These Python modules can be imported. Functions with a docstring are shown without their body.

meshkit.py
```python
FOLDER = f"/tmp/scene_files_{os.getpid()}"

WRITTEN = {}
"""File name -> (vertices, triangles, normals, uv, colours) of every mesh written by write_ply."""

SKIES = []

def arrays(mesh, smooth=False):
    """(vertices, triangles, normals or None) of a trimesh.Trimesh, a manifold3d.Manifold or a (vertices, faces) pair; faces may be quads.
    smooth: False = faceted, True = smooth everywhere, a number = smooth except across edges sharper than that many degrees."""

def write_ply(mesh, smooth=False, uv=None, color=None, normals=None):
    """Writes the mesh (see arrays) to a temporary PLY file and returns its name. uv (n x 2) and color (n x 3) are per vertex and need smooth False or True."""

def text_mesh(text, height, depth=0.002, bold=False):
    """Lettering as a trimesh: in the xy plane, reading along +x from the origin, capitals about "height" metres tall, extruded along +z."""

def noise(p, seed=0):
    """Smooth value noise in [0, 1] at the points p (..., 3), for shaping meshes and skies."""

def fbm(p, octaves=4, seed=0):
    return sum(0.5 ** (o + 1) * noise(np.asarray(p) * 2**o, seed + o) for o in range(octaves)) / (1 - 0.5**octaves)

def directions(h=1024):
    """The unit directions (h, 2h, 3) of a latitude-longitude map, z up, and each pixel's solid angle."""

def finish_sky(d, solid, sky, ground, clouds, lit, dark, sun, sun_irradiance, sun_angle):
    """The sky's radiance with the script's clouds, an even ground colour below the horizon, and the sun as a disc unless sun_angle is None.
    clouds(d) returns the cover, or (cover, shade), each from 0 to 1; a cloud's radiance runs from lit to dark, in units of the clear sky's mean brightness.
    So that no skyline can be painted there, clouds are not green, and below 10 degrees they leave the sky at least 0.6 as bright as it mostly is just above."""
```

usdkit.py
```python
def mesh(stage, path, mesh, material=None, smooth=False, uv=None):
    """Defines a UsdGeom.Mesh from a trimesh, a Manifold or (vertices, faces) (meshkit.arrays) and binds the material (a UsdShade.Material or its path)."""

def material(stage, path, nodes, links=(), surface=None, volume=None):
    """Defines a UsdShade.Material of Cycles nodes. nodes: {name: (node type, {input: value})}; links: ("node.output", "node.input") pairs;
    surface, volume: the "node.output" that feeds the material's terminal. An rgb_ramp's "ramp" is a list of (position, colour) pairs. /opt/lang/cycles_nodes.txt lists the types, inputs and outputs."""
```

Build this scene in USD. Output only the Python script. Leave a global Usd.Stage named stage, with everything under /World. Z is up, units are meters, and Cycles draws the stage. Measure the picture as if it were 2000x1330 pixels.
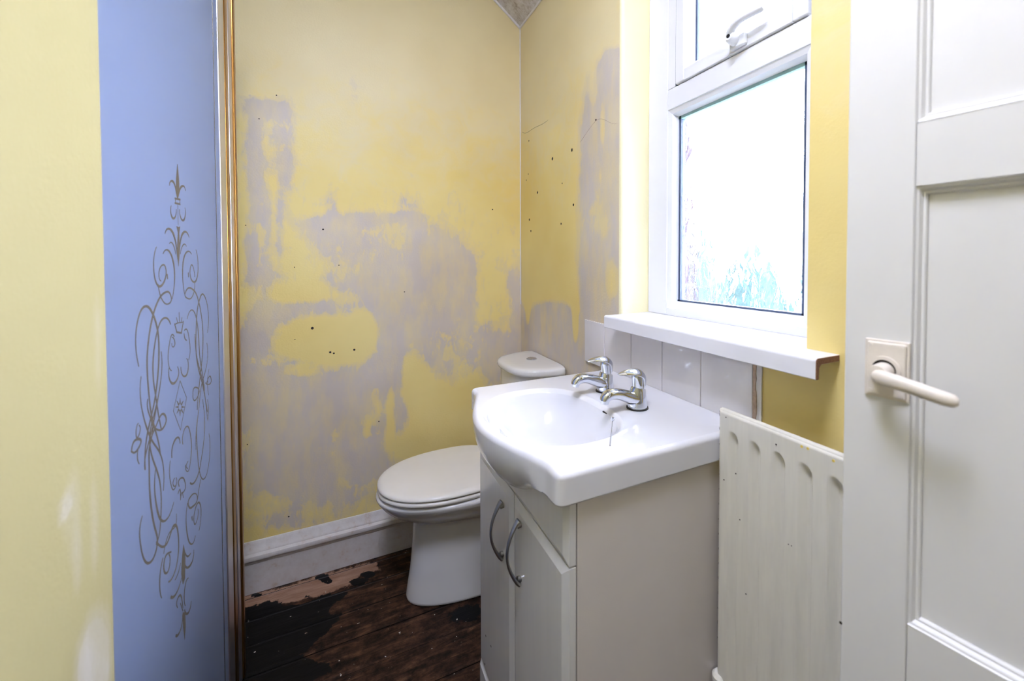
import math
import numpy as np, trimesh, manifold3d as m3, usdkit, meshkit
from pxr import Usd, UsdGeom, UsdShade, UsdLux, Gf, Sdf
from shapely.geometry import Polygon
from shapely.ops import unary_union

stage = Usd.Stage.CreateInMemory()
UsdGeom.SetStageUpAxis(stage, 'Z')
UsdGeom.SetStageMetersPerUnit(stage, 1.0)
UsdGeom.Xform.Define(stage, '/World')
UsdGeom.Scope.Define(stage, '/World/Looks')
PI = math.pi

# ------------------------------------------------------------------ camera, sky, lamps, exposure
EXPOSURE = 0.68
SKY = 18.5                                  # overcast sky seen through the window
FILL_LAMP = 38.0                                 # added unseen lamp overhead, fills the room with soft light from above
HALL_FILL = 1.5                                # added unseen fill lamp on the landing behind the camera
F, CX, CY, PITCH, H = 820.0, 1095.0, 531.0, math.radians(1.34), 1.2
YAW = math.atan2(CX - 675, F)
fw = np.array([math.sin(YAW) * math.cos(PITCH), math.cos(YAW) * math.cos(PITCH), -math.sin(PITCH)])
rt = np.array([math.cos(YAW), -math.sin(YAW), 0.0])
up = np.cross(rt, fw)
CAM = np.array([0, 0, H])
cam = UsdGeom.Camera.Define(stage, '/World/camera')
AP = 36.0
cam.CreateHorizontalApertureAttr(AP)
cam.CreateVerticalApertureAttr(AP * 1330 / 2000)
cam.CreateFocalLengthAttr(F / 2000 * AP)
cam.CreateHorizontalApertureOffsetAttr((1000 - CX) / 2000 * AP)
cam.CreateVerticalApertureOffsetAttr((CY - 665) / 2000 * AP)
cam.CreateClippingRangeAttr((0.02, 500))
cam.CreateFStopAttr(3.5)
cam.CreateFocusDistanceAttr(1.25)
cam.CreateExposureAttr(EXPOSURE)
M = Gf.Matrix4d(*rt, 0, *up, 0, *(-fw), 0, *CAM, 1)
cam.AddTransformOp().Set(M)


def mat(name, nodes, links, surface='p.BSDF', volume=None):
    return usdkit.material(stage, '/World/Looks/' + name, nodes, links, surface=surface, volume=volume)


def lin(r, g, b):
    return tuple((c / 255 / 12.92) if c / 255 <= 0.04045 else ((c / 255 + 0.055) / 1.055) ** 2.4 for c in (r, g, b))


sky_mat = mat('sky', {'tc': ('texture_coordinate', {}), 'n': ('noise_texture', {'scale': 2.2, 'detail': 4}),
                      'r': ('rgb_ramp', {'ramp': [(0.3, (0.77, 0.81, 1.0)), (0.7, (0.84, 0.87, 1.0))]}),
                      'b': ('background_shader', {'strength': SKY})},
              [('tc.generated', 'n.vector'), ('n.fac', 'r.fac'), ('r.color', 'b.color')], surface='b.background')
dome = UsdLux.DomeLight.Define(stage, '/World/sky')
dome.CreateIntensityAttr(1.0)
UsdShade.MaterialBindingAPI.Apply(dome.GetPrim()).Bind(sky_mat)

# ------------------------------------------------------------------ helpers
used = {}


def numbered(parent, name):
    k = (parent, name)
    used[k] = used.get(k, -1) + 1
    return parent + '/' + (name if used[k] == 0 else '%s_%03d' % (name, used[k]))


def meta(p, label=None, cat=None, group=None, kind=None):
    for k, v in (('label', label), ('category', cat), ('group', group), ('kind', kind)):
        if v:
            p.SetCustomDataByKey(k, v)
    return p


def path_of(parent):
    if parent is None:
        return '/World'
    return str(parent.GetPath()) if hasattr(parent, 'GetPath') else parent


def obj(name, mesh, material, parent=None, smooth=30, label=None, cat=None, group=None, kind=None, attrs=None):
    if isinstance(mesh, list):
        mesh = trimesh.util.concatenate([tm(x) for x in mesh])
    p = numbered(path_of(parent), name)
    m = usdkit.mesh(stage, p, mesh, material, smooth=smooth)
    for k, v in (attrs or {}).items():
        UsdGeom.PrimvarsAPI(m).CreatePrimvar(k, Sdf.ValueTypeNames.FloatArray, 'vertex').Set([float(x) for x in v])
    return meta(m.GetPrim(), label, cat, group, kind)


def thing(name, label=None, cat=None, loc=(0, 0, 0), group=None, kind=None):
    x = UsdGeom.Xform.Define(stage, numbered('/World', name))
    x.AddTranslateOp().Set(Gf.Vec3d(*loc))
    return meta(x.GetPrim(), label, cat, group, kind)


def tm(m):
    if isinstance(m, m3.Manifold):
        q = m.to_mesh()
        return trimesh.Trimesh(q.vert_properties[:, :3], q.tri_verts, process=False)
    if isinstance(m, tuple):
        v, f = np.asarray(m[0], float), np.asarray(m[1], int)
        if f.shape[1] == 4:
            f = np.vstack([f[:, [0, 1, 2]], f[:, [0, 2, 3]]])
        return trimesh.Trimesh(v, f, process=False)
    return m


def moved(m, loc):
    m = tm(m).copy()
    m.apply_translation(np.asarray(loc, float))
    return m


def box(x0, x1, y0, y1, z0, z1):
    m = trimesh.creation.box([x1 - x0, y1 - y0, z1 - z0])
    m.apply_translation([(x0 + x1) / 2, (y0 + y1) / 2, (z0 + z1) / 2])
    return m


def rbox(x0, x1, y0, y1, z0, z1, r=0.004, seg=12):
    s = m3.Manifold.sphere(r, seg)
    return tm(m3.Manifold.batch_hull([s.translate((x, y, z)) for x in (x0 + r, x1 - r) for y in (y0 + r, y1 - r) for z in (z0 + r, z1 - r)]))


def cyl(p0, p1, r0, r1=None, n=32):
    p0, p1 = np.asarray(p0, float), np.asarray(p1, float)
    return tube([p0, p1], [r0, r0 if r1 is None else r1], n)


def tube(pts, radii, n=20, flat=(1, 1), upv=(0, 0, 1)):
    """A capped tube along points; flat scales the section across (side, up)."""
    P = np.asarray(pts, float)
    R = np.broadcast_to(np.asarray(radii, float), (len(P),))
    T = np.gradient(P, axis=0)
    T /= np.linalg.norm(T, axis=1, keepdims=True)
    V = []
    ref = np.asarray(upv, float)
    if abs(T[0] @ ref) > 0.95:
        ref = np.array([1.0, 0, 0])
    for p, t, r in zip(P, T, R):
        s = np.cross(t, ref)
        s /= np.linalg.norm(s)
        u = np.cross(s, t)
        a = np.arange(n) * 2 * PI / n
        V.append(p + r * (np.cos(a)[:, None] * s * flat[0] + np.sin(a)[:, None] * u * flat[1]))
    k = len(P)
    V = np.vstack(V + [P[:1], P[-1:]])
    Fc = []
    for i in range(k - 1):
        for j in range(n):
            a, b = i * n + j, i * n + (j + 1) % n
            Fc += [[a, b, b + n], [a, b + n, a + n]]
    for j in range(n):
        Fc += [[k * n, (j + 1) % n, j], [k * n + 1, (k - 1) * n + j, (k - 1) * n + (j + 1) % n]]
    m = trimesh.Trimesh(V, Fc, process=False)
    if m.volume < 0:
        m.invert()
    return m


def spline(pts, n=40):
    from scipy.interpolate import CubicSpline
    P = np.asarray(pts, float)
    d = np.r_[0, np.cumsum(np.maximum(np.linalg.norm(np.diff(P, axis=0), axis=1), 1e-6))]
    return CubicSpline(d, P)(np.linspace(0, d[-1], n))


def loft(rings, cap0=True, cap1=True):
    k, n = len(rings), len(rings[0])
    V = np.vstack(rings)
    Fc = []
    for i in range(k - 1):
        for j in range(n):
            a, b = i * n + j, i * n + (j + 1) % n
            Fc += [[a, b, b + n], [a, b + n, a + n]]
    if cap0:
        V = np.vstack([V, rings[0].mean(0)])
        Fc += [[len(V) - 1, (j + 1) % n, j] for j in range(n)]
    if cap1:
        V = np.vstack([V, rings[-1].mean(0)])
        o = (k - 1) * n
        Fc += [[len(V) - 1, o + j, o + (j + 1) % n] for j in range(n)]
    m = trimesh.Trimesh(V, Fc, process=False)
    if m.volume < 0:
        m.invert()
    return m


def extrude(poly, depth, axis='z', at=0.0):
    """poly in (a, b) extruded along an axis: z: (x, y); y: (x, z); x: (y, z)."""
    m = trimesh.creation.extrude_polygon(poly if isinstance(poly, Polygon) else Polygon(poly), depth, engine='earcut')
    v = m.vertices.copy()
    if axis == 'y':
        m.vertices = np.c_[v[:, 0], at + v[:, 2], v[:, 1]]
    elif axis == 'x':
        m.vertices = np.c_[at + v[:, 2], v[:, 0], v[:, 1]]
    else:
        m.vertices = np.c_[v[:, 0], v[:, 1], at + v[:, 2]]
    if m.volume < 0:
        m.invert()
    return m


def ray(u, v):
    return fw + rt * (u - CX) / F - up * (v - CY) / F


def on(axis, value, u, v):
    d = ray(u, v)
    return CAM + d * (value - CAM[axis]) / d[axis]


def project(P):
    q = np.asarray(P, float) - CAM
    z = q @ fw
    return CX + F * (q @ rt) / z, CY - F * (q @ up) / z


def blobs(u, v, spots):
    """Flat-topped soft spots (u, v, ru, rv, weight) summed: where an old coat of paint is on or off."""
    f = np.zeros(len(u))
    for a, b, ra, rb, w in spots:
        f += w * np.exp(-(((u - a) / ra) ** 2 + ((v - b) / rb) ** 2) ** 1.6 * 0.7)
    return f


def inside(u, v, poly):
    import shapely
    return shapely.contains_xy(Polygon(poly), u, v).astype(float)


def sdist(u, v, poly):
    import shapely
    P = Polygon(poly)
    pts = shapely.points(np.c_[u, v])
    return np.where(shapely.contains(P, pts), 1, -1) * shapely.distance(P.exterior, pts)


def grid(o, a, b, na, nb, keep=None):
    """A rectangle from corner o along a and b; keep(centres) may leave cells out."""
    o, a, b = (np.asarray(x, float) for x in (o, a, b))
    i, j = np.meshgrid(np.linspace(0, 1, na + 1), np.linspace(0, 1, nb + 1), indexing='ij')
    V = o + i.reshape(-1, 1) * a + j.reshape(-1, 1) * b
    k = np.arange((na + 1) * (nb + 1)).reshape(na + 1, nb + 1)
    Q = np.stack([k[:-1, :-1], k[1:, :-1], k[1:, 1:], k[:-1, 1:]], -1).reshape(-1, 4)
    if keep is not None:
        Q = Q[keep(V[Q].mean(1))]
    return trimesh.Trimesh(V, np.vstack([Q[:, [0, 1, 2]], Q[:, [0, 2, 3]]]), process=False)


# ------------------------------------------------------------------ materials
def plain(name, color, rough=0.5, var=0.06, scale=12.0, bump=0.0, bscale=60.0, metallic=0.0, spec=0.5, coat=0.0, stretch=(1, 1, 1), extra=None):
    c = np.array(color)
    nodes = {'g': ('geometry', {}), 'm': ('mapping', {'scale': stretch}), 'n': ('noise_texture', {'scale': scale, 'detail': 5, 'roughness': 0.6}),
             'r': ('rgb_ramp', {'ramp': [(0.3, tuple(c * (1 - var))), (0.7, tuple(np.minimum(c * (1 + var), 0.95)))]}),
             'p': ('principled_bsdf', {'roughness': rough, 'metallic': metallic, 'specular_ior_level': spec, 'coat_weight': coat, **(extra or {})})}
    links = [('g.position', 'm.vector'), ('m.vector', 'n.vector'), ('n.fac', 'r.fac'), ('r.color', 'p.base_color')]
    if bump:
        nodes['bn'] = ('noise_texture', {'scale': bscale, 'detail': 3})
        nodes['b'] = ('bump', {'strength': bump, 'distance': 0.002})
        links += [('m.vector', 'bn.vector'), ('bn.fac', 'b.height'), ('b.normal', 'p.normal')]
    return mat(name, nodes, links)


YEL_A, YEL_B = lin(240, 221, 152), lin(234, 209, 130)
PALE_A, PALE_B = lin(236, 222, 180), lin(229, 212, 164)  # paler upper paint; cool light on the upper wall is mixed into it
GRY_A, GRY_B = lin(217, 206, 196), lin(199, 186, 174)


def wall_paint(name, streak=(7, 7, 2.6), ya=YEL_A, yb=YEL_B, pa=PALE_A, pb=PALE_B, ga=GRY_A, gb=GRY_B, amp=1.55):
    """Yellow emulsion over bare grey plaster; the mesh's 'bare' primvar says where the paint has come off."""
    nodes = {
        'g': ('geometry', {}), 'a': ('attribute', {'attribute': 'bare'}),
        'm': ('mapping', {'scale': streak}), 'n1': ('noise_texture', {'scale': 5.0, 'detail': 9, 'roughness': 0.68, 'distortion': 0.5}),
        'n2': ('noise_texture', {'scale': 13.0, 'detail': 6, 'roughness': 0.6, 'distortion': 0.8}),
        'n3': ('noise_texture', {'scale': 2.4, 'detail': 9, 'roughness': 0.62}),
        's1': ('math', {'math_type': 'multiply_add', 'value2': amp, 'value3': -0.5 * amp}),
        's2': ('math', {'math_type': 'multiply_add', 'value2': amp * 0.8, 'value3': -0.4 * amp}),
        'add': ('math', {'math_type': 'add'}), 'add2': ('math', {'math_type': 'add'}),
        'hard': ('map_range', {'range_type': 'smoothstep', 'from_min': 0.32, 'from_max': 0.70, 'to_min': 0.0, 'to_max': 1.0, 'clamp': True}),
        'op': ('map_range', {'from_min': 0.36, 'from_max': 0.60, 'to_min': 0.55, 'to_max': 0.98, 'clamp': True}),
        'soft': ('map_range', {'range_type': 'smoothstep', 'from_min': 0.10, 'from_max': 0.46, 'to_min': 0.0, 'to_max': 0.3, 'clamp': True}),
        'mul': ('math', {'math_type': 'multiply'}), 'mx': ('math', {'math_type': 'maximum'}),
        'tone': ('noise_texture', {'scale': 2.5, 'detail': 4, 'roughness': 0.5}),
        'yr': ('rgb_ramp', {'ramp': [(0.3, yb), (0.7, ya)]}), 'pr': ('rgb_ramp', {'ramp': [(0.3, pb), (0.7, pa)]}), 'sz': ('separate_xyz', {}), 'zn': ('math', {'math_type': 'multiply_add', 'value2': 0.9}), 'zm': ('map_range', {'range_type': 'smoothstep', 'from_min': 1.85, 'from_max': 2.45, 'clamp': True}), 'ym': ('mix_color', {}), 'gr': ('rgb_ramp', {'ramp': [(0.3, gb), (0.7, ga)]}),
        'mix': ('mix_color', {}), 'bn': ('noise_texture', {'scale': 160.0, 'detail': 4}),
        'bh': ('math', {'math_type': 'multiply_add', 'value2': -0.6}),
        'b': ('bump', {'strength': 0.25, 'distance': 0.0015}),
        'p': ('principled_bsdf', {'roughness': 0.55, 'specular_ior_level': 0.35}),
    }
    links = [('g.position', 'm.vector'), ('m.vector', 'n1.vector'), ('g.position', 'n2.vector'), ('m.vector', 'n3.vector'), ('n1.fac', 's1.value1'), ('n2.fac', 's2.value1'),
             ('s1.value', 'add.value1'), ('a.fac', 'add.value2'), ('add.value', 'add2.value1'), ('s2.value', 'add2.value2'),
             ('add2.value', 'hard.value'), ('add2.value', 'soft.value'), ('n3.fac', 'op.value'), ('hard.result', 'mul.value1'), ('op.result', 'mul.value2'), ('mul.value', 'mx.value1'), ('soft.result', 'mx.value2'),
             ('g.position', 'tone.vector'), ('tone.fac', 'yr.fac'), ('tone.fac', 'gr.fac'),
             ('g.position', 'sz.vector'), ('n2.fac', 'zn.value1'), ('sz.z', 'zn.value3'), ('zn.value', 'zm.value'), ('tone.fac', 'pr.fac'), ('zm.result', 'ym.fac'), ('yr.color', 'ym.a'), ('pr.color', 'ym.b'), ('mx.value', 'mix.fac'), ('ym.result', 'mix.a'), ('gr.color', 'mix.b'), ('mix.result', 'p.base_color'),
             ('g.position', 'bn.vector'), ('mx.value', 'bh.value1'), ('bn.fac', 'bh.value3'), ('bh.value', 'b.height'), ('b.normal', 'p.normal')]
    return mat(name, nodes, links)


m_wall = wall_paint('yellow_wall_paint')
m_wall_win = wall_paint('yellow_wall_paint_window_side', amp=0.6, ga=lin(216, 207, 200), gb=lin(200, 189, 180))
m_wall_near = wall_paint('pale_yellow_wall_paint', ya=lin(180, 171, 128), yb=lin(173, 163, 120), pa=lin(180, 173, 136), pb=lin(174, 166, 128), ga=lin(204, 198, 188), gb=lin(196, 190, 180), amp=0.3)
m_ceil = mat('flaking_ceiling_paint', {
    'g': ('geometry', {}), 'n': ('noise_texture', {'scale': 26.0, 'detail': 8, 'roughness': 0.75}),
    'r': ('rgb_ramp', {'ramp': [(0.33, lin(130, 112, 104)), (0.40, lin(188, 178, 172)), (0.52, lin(216, 211, 210)), (0.7, lin(232, 230, 234))]}),
    'b': ('bump', {'strength': 0.7, 'distance': 0.004}), 'p': ('principled_bsdf', {'roughness': 0.8})},
    [('g.position', 'n.vector'), ('n.fac', 'r.fac'), ('r.color', 'p.base_color'), ('n.fac', 'b.height'), ('b.normal', 'p.normal')])
m_white_ceil = plain('white_ceiling_paint', lin(232, 232, 234), 0.8)
m_caulk = plain('white_filler', lin(232, 230, 234), 0.6, bump=0.4, bscale=300)
m_skirt = mat('worn_white_skirting_paint', {
    'g': ('geometry', {}), 'n': ('noise_texture', {'scale': 30.0, 'detail': 8, 'roughness': 0.7}), 'w': ('noise_texture', {'scale': 140.0, 'detail': 5, 'roughness': 0.7}),
    'r': ('rgb_ramp', {'ramp': [(0.28, lin(192, 172, 156)), (0.42, lin(206, 199, 195)), (0.5, lin(208, 203, 200)), (0.7, lin(216, 212, 210))]}),
    'k': ('map_range', {'from_min': 0.70, 'from_max': 0.74, 'to_min': 0, 'to_max': 0.8, 'clamp': True}), 'mix': ('mix_color', {'b': lin(60, 46, 38)}),
    'b': ('bump', {'strength': 0.3, 'distance': 0.002}), 'p': ('principled_bsdf', {'roughness': 0.45})},
    [('g.position', 'n.vector'), ('g.position', 'w.vector'), ('n.fac', 'r.fac'), ('r.color', 'mix.a'), ('w.fac', 'k.value'), ('k.result', 'mix.fac'), ('mix.result', 'p.base_color'),
     ('n.fac', 'b.height'), ('b.normal', 'p.normal')])
m_ceramic = plain('white_glazed_ceramic', lin(221, 221, 225), 0.10, var=0.01, scale=6, coat=0.6)
m_pan = plain('white_vitreous_china', lin(222, 221, 219), 0.14, var=0.015, scale=6, coat=0.4)
m_seat = plain('white_seat_plastic', lin(228, 224, 216), 0.28, var=0.02, scale=9)
m_black = plain('black_rubber', lin(18, 17, 16), 0.5)
m_hole = plain('dark_hole', lin(40, 32, 28), 0.9)
m_chrome = plain('polished_chrome', (0.70, 0.73, 0.80), 0.05, var=0.02, metallic=1.0)
m_satin = plain('satin_steel', (0.36, 0.36, 0.37), 0.25, var=0.05, metallic=1.0)
m_gold = plain('gold_anodised_metal', lin(158, 116, 62), 0.28, var=0.05, metallic=1.0, stretch=(60, 60, 0.5))
m_silver = plain('bright_silver_metal', lin(206, 205, 216), 0.33, var=0.03, metallic=1.0, stretch=(60, 60, 0.5))
m_cab = plain('white_gloss_foil', lin(218, 217, 214), 0.2, var=0.03, scale=7, stretch=(6, 6, 0.7), coat=0.3)
m_cabside = plain('beige_melamine', lin(214, 207, 200), 0.42, var=0.015, bump=0.1, bscale=500)
m_upvc = plain('white_upvc', lin(231, 232, 239), 0.22, var=0.01)
m_gasket = plain('grey_window_gasket', lin(70, 84, 110), 0.6)
m_spacer = plain('pale_teal_spacer', lin(150, 185, 190), 0.35)
m_sill = plain('white_sill_paint', lin(232, 232, 238), 0.28, var=0.02, bump=0.08, bscale=30)
m_chip = plain('raw_chipboard', lin(146, 106, 84), 0.9, var=0.35, scale=400, bump=0.6, bscale=500)
m_tile = plain('white_glazed_tile', lin(226, 223, 226), 0.12, var=0.03, scale=14, bump=0.25, bscale=14, coat=0.4)
m_grout = plain('old_grout', lin(196, 184, 172), 0.9, var=0.2, scale=60)
m_rawedge = plain('flaking_plaster_edge', lin(190, 168, 150), 0.9, var=0.25, scale=90, bump=0.6, bscale=150)
m_rad = plain('cream_radiator_enamel', lin(219, 216, 206), 0.32, var=0.045, scale=9, stretch=(4, 10, 1))
m_fleck = plain('yellow_paint_fleck', lin(226, 200, 96), 0.5)
m_chiprad = plain('dark_chipped_edge', lin(74, 66, 60), 0.8)
m_door = plain('white_door_gloss', lin(226, 225, 223), 0.34, var=0.02, scale=5, bump=0.12, bscale=26, stretch=(1, 1, 0.3))
m_lever = plain('overpainted_lever', lin(226, 217, 205), 0.36, var=0.05, scale=40, bump=0.2, bscale=60)
m_brick = mat('outside_brick', {
    'g': ('geometry', {}), 'bt': ('brick_texture', {'scale': 1.0, 'brick_width': 0.225, 'row_height': 0.075, 'mortar_size': 0.006, 'color1': lin(66, 50, 58), 'color2': lin(54, 42, 52), 'mortar': lin(84, 78, 84)}),
    'sep': ('separate_xyz', {}), 'c': ('combine_xyz', {}), 'ad': ('math', {'math_type': 'add'}), 'p': ('principled_bsdf', {'roughness': 0.9})},
    [('g.position', 'sep.vector'), ('sep.x', 'ad.value1'), ('sep.y', 'ad.value2'), ('ad.value', 'c.x'), ('sep.z', 'c.y'), ('c.vector', 'bt.vector'), ('bt.color', 'p.base_color')])
m_leaf = plain('hedge_leaf', (0.040, 0.066, 0.066), 0.9, spec=0.1, var=0.5, scale=6)
m_lawn = plain('grass', lin(84, 110, 60), 0.9, var=0.3)
m_white_wall = plain('landing_paint', lin(236, 228, 204), 0.7)
m_shower = plain('shower_wall_panel', lin(214, 220, 230), 0.3)
m_tray = plain('shower_tray_acrylic', lin(232, 234, 236), 0.2)

# patterned glass of the window: crumpled relief that bends the view
m_glass = mat('crumpled_relief_glass', {
    'g': ('geometry', {}), 'm': ('mapping', {'scale': (1.0, 1.0, 0.62)}), 'd': ('noise_texture', {'scale': 7.0, 'detail': 3}), 'dm': ('mix_color', {'blend_type': 'linear_light', 'fac': 0.07}),
    'v': ('voronoi_texture', {'scale': 15.0, 'feature': 'f1'}), 'v2': ('voronoi_texture', {'scale': 15.0, 'feature': 'f2'}), 'n': ('noise_texture', {'scale': 18.0, 'detail': 2, 'distortion': 1.5}),
    'df': ('math', {'math_type': 'subtract'}), 'cl': ('map_range', {'from_min': 0.0, 'from_max': 0.35, 'to_min': 0.0, 'to_max': 0.6, 'clamp': True}),
    'h': ('math', {'math_type': 'add'}), 'b': ('bump', {'strength': 1.0, 'distance': 0.006}),
    'fr': ('fresnel', {'IOR': 1.35}), 'r': ('refraction_bsdf', {'color': (0.97, 0.99, 1.0), 'IOR': 1.22, 'roughness': 0.0}), 't': ('transparent_bsdf', {'color': (0.97, 0.99, 1.0)}),
    'gl': ('glossy_bsdf', {'color': (0.9, 0.95, 1.0), 'roughness': 0.05}), 'x1': ('mix_closure', {'fac': 0.75}), 'x2': ('mix_closure', {})},
    [('g.position', 'm.vector'), ('m.vector', 'd.vector'), ('m.vector', 'dm.a'), ('d.color', 'dm.b'), ('dm.result', 'v.vector'), ('dm.result', 'v2.vector'), ('dm.result', 'n.vector'),
     ('v2.distance', 'df.value1'), ('v.distance', 'df.value2'), ('df.value', 'cl.value'), ('cl.result', 'h.value1'), ('n.fac', 'h.value2'),
     ('h.value', 'b.height'), ('b.normal', 'r.normal'), ('b.normal', 'gl.normal'), ('t.BSDF', 'x1.closure1'), ('r.BSDF', 'x1.closure2'),
     ('x1.closure', 'x2.closure1'), ('gl.BSDF', 'x2.closure2'), ('fr.fac', 'x2.fac')], surface='x2.closure')
# frosted blue glass of the shower screen
m_frost = mat('frosted_blue_glass', {
    'd': ('principled_bsdf', {'base_color': lin(156, 171, 207), 'roughness': 0.42, 'specular_ior_level': 0.5}),
    't': ('translucent_bsdf', {'color': lin(176, 190, 218)}), 'x': ('mix_closure', {'fac': 0.45})},
    [('d.BSDF', 'x.closure1'), ('t.BSDF', 'x.closure2')], surface='x.closure')
m_print = plain('gold_brown_print', lin(92, 83, 72), 0.5, var=0.15, scale=60)
m_fill = mat('fill_lamp_glow', {'e': ('emission', {'color': (0.73, 0.77, 1.0), 'strength': FILL_LAMP})}, [], surface='e.emission')
m_fill_hall = mat('landing_fill_glow', {'e': ('emission', {'color': (0.95, 0.91, 1.0), 'strength': HALL_FILL})}, [], surface='e.emission')

# floorboards: brown stained wood with an old black coat ('tar' primvar) and bare pink wood ('raw')
m_board = mat('old_floorboard', {
    'g': ('geometry', {}), 'oi': ('object_info', {}), 'ta': ('attribute', {'attribute': 'tar'}), 'ra': ('attribute', {'attribute': 'raw'}),
    'm': ('mapping', {'scale': (3.0, 15.0, 1.0)}), 'gn': ('noise_texture', {'scale': 3.0, 'detail': 8, 'roughness': 0.65, 'distortion': 0.6}),
    'bn': ('noise_texture', {'scale': 17.0, 'detail': 9, 'roughness': 0.76}), 'fn': ('noise_texture', {'scale': 26.0, 'detail': 6, 'roughness': 0.7}), 'sp': ('noise_texture', {'scale': 60.0, 'detail': 3, 'roughness': 0.55}),
    'wr': ('rgb_ramp', {'ramp': [(0.28, lin(30, 21, 16)), (0.44, lin(56, 40, 30)), (0.58, lin(82, 59, 44)), (0.76, lin(120, 92, 72))]}),
    'st': ('rgb_ramp', {'ramp': [(0.34, (0.10, 0.09, 0.09)), (0.45, (0.5, 0.46, 0.44)), (0.55, (0.95, 0.86, 0.78)), (0.66, (1.3, 1.12, 0.98))]}), 'wm': ('mix_color', {'blend_type': 'multiply', 'fac': 1.0}),
    'rr': ('rgb_ramp', {'ramp': [(0.3, lin(136, 100, 80)), (0.7, lin(178, 144, 122))]}),
    'fs': ('math', {'math_type': 'multiply_add', 'value2': 0.9, 'value3': -0.45}), 'r1': ('math', {'math_type': 'add'}), 't1': ('math', {'math_type': 'add'}),
    'rm': ('map_range', {'range_type': 'smoothstep', 'from_min': 0.42, 'from_max': 0.58, 'clamp': True}), 'tmk': ('map_range', {'range_type': 'smoothstep', 'from_min': 0.47, 'from_max': 0.53, 'clamp': True}),
    'x1': ('mix_color', {}), 'x2': ('mix_color', {'b': lin(9, 8, 8)}), 'x3': ('mix_color', {'b': lin(196, 190, 180)}),
    'sp2': ('noise_texture', {'scale': 24.0, 'detail': 5, 'roughness': 0.6, 'distortion': 1.0}), 'sk2': ('map_range', {'from_min': 0.70, 'from_max': 0.715, 'to_min': 0, 'to_max': 0.75, 'clamp': True}), 'x4': ('mix_color', {'b': lin(168, 150, 134)}),
    'sk': ('map_range', {'from_min': 0.715, 'from_max': 0.735, 'to_min': 0, 'to_max': 0.9, 'clamp': True}),
    'ro': ('map_range', {'from_min': 0, 'from_max': 1, 'to_min': 0.62, 'to_max': 0.5}),
    'bu': ('bump', {'strength': 0.5, 'distance': 0.002}), 'p': ('principled_bsdf', {'specular_ior_level': 0.16})},
    [('g.position', 'm.vector'), ('m.vector', 'gn.vector'), ('g.position', 'bn.vector'), ('g.position', 'fn.vector'), ('g.position', 'sp.vector'), ('gn.fac', 'wr.fac'), ('bn.fac', 'st.fac'), ('wr.color', 'wm.a'), ('st.color', 'wm.b'),
     ('gn.fac', 'rr.fac'), ('fn.fac', 'fs.value1'), ('fs.value', 'r1.value1'), ('ra.fac', 'r1.value2'), ('fs.value', 't1.value1'), ('ta.fac', 't1.value2'), ('r1.value', 'rm.value'), ('t1.value', 'tmk.value'),
     ('wm.result', 'x1.a'), ('rr.color', 'x1.b'), ('rm.result', 'x1.fac'), ('x1.result', 'x2.a'), ('tmk.result', 'x2.fac'), ('x2.result', 'x3.a'), ('sp.fac', 'sk.value'), ('sk.result', 'x3.fac'), ('x3.result', 'x4.a'), ('g.position', 'sp2.vector'), ('sp2.fac', 'sk2.value'), ('sk2.result', 'x4.fac'), ('x4.result', 'p.base_color'),
     ('tmk.result', 'ro.value'), ('ro.result', 'p.roughness'), ('gn.fac', 'bu.height'), ('bu.normal', 'p.normal')])

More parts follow.
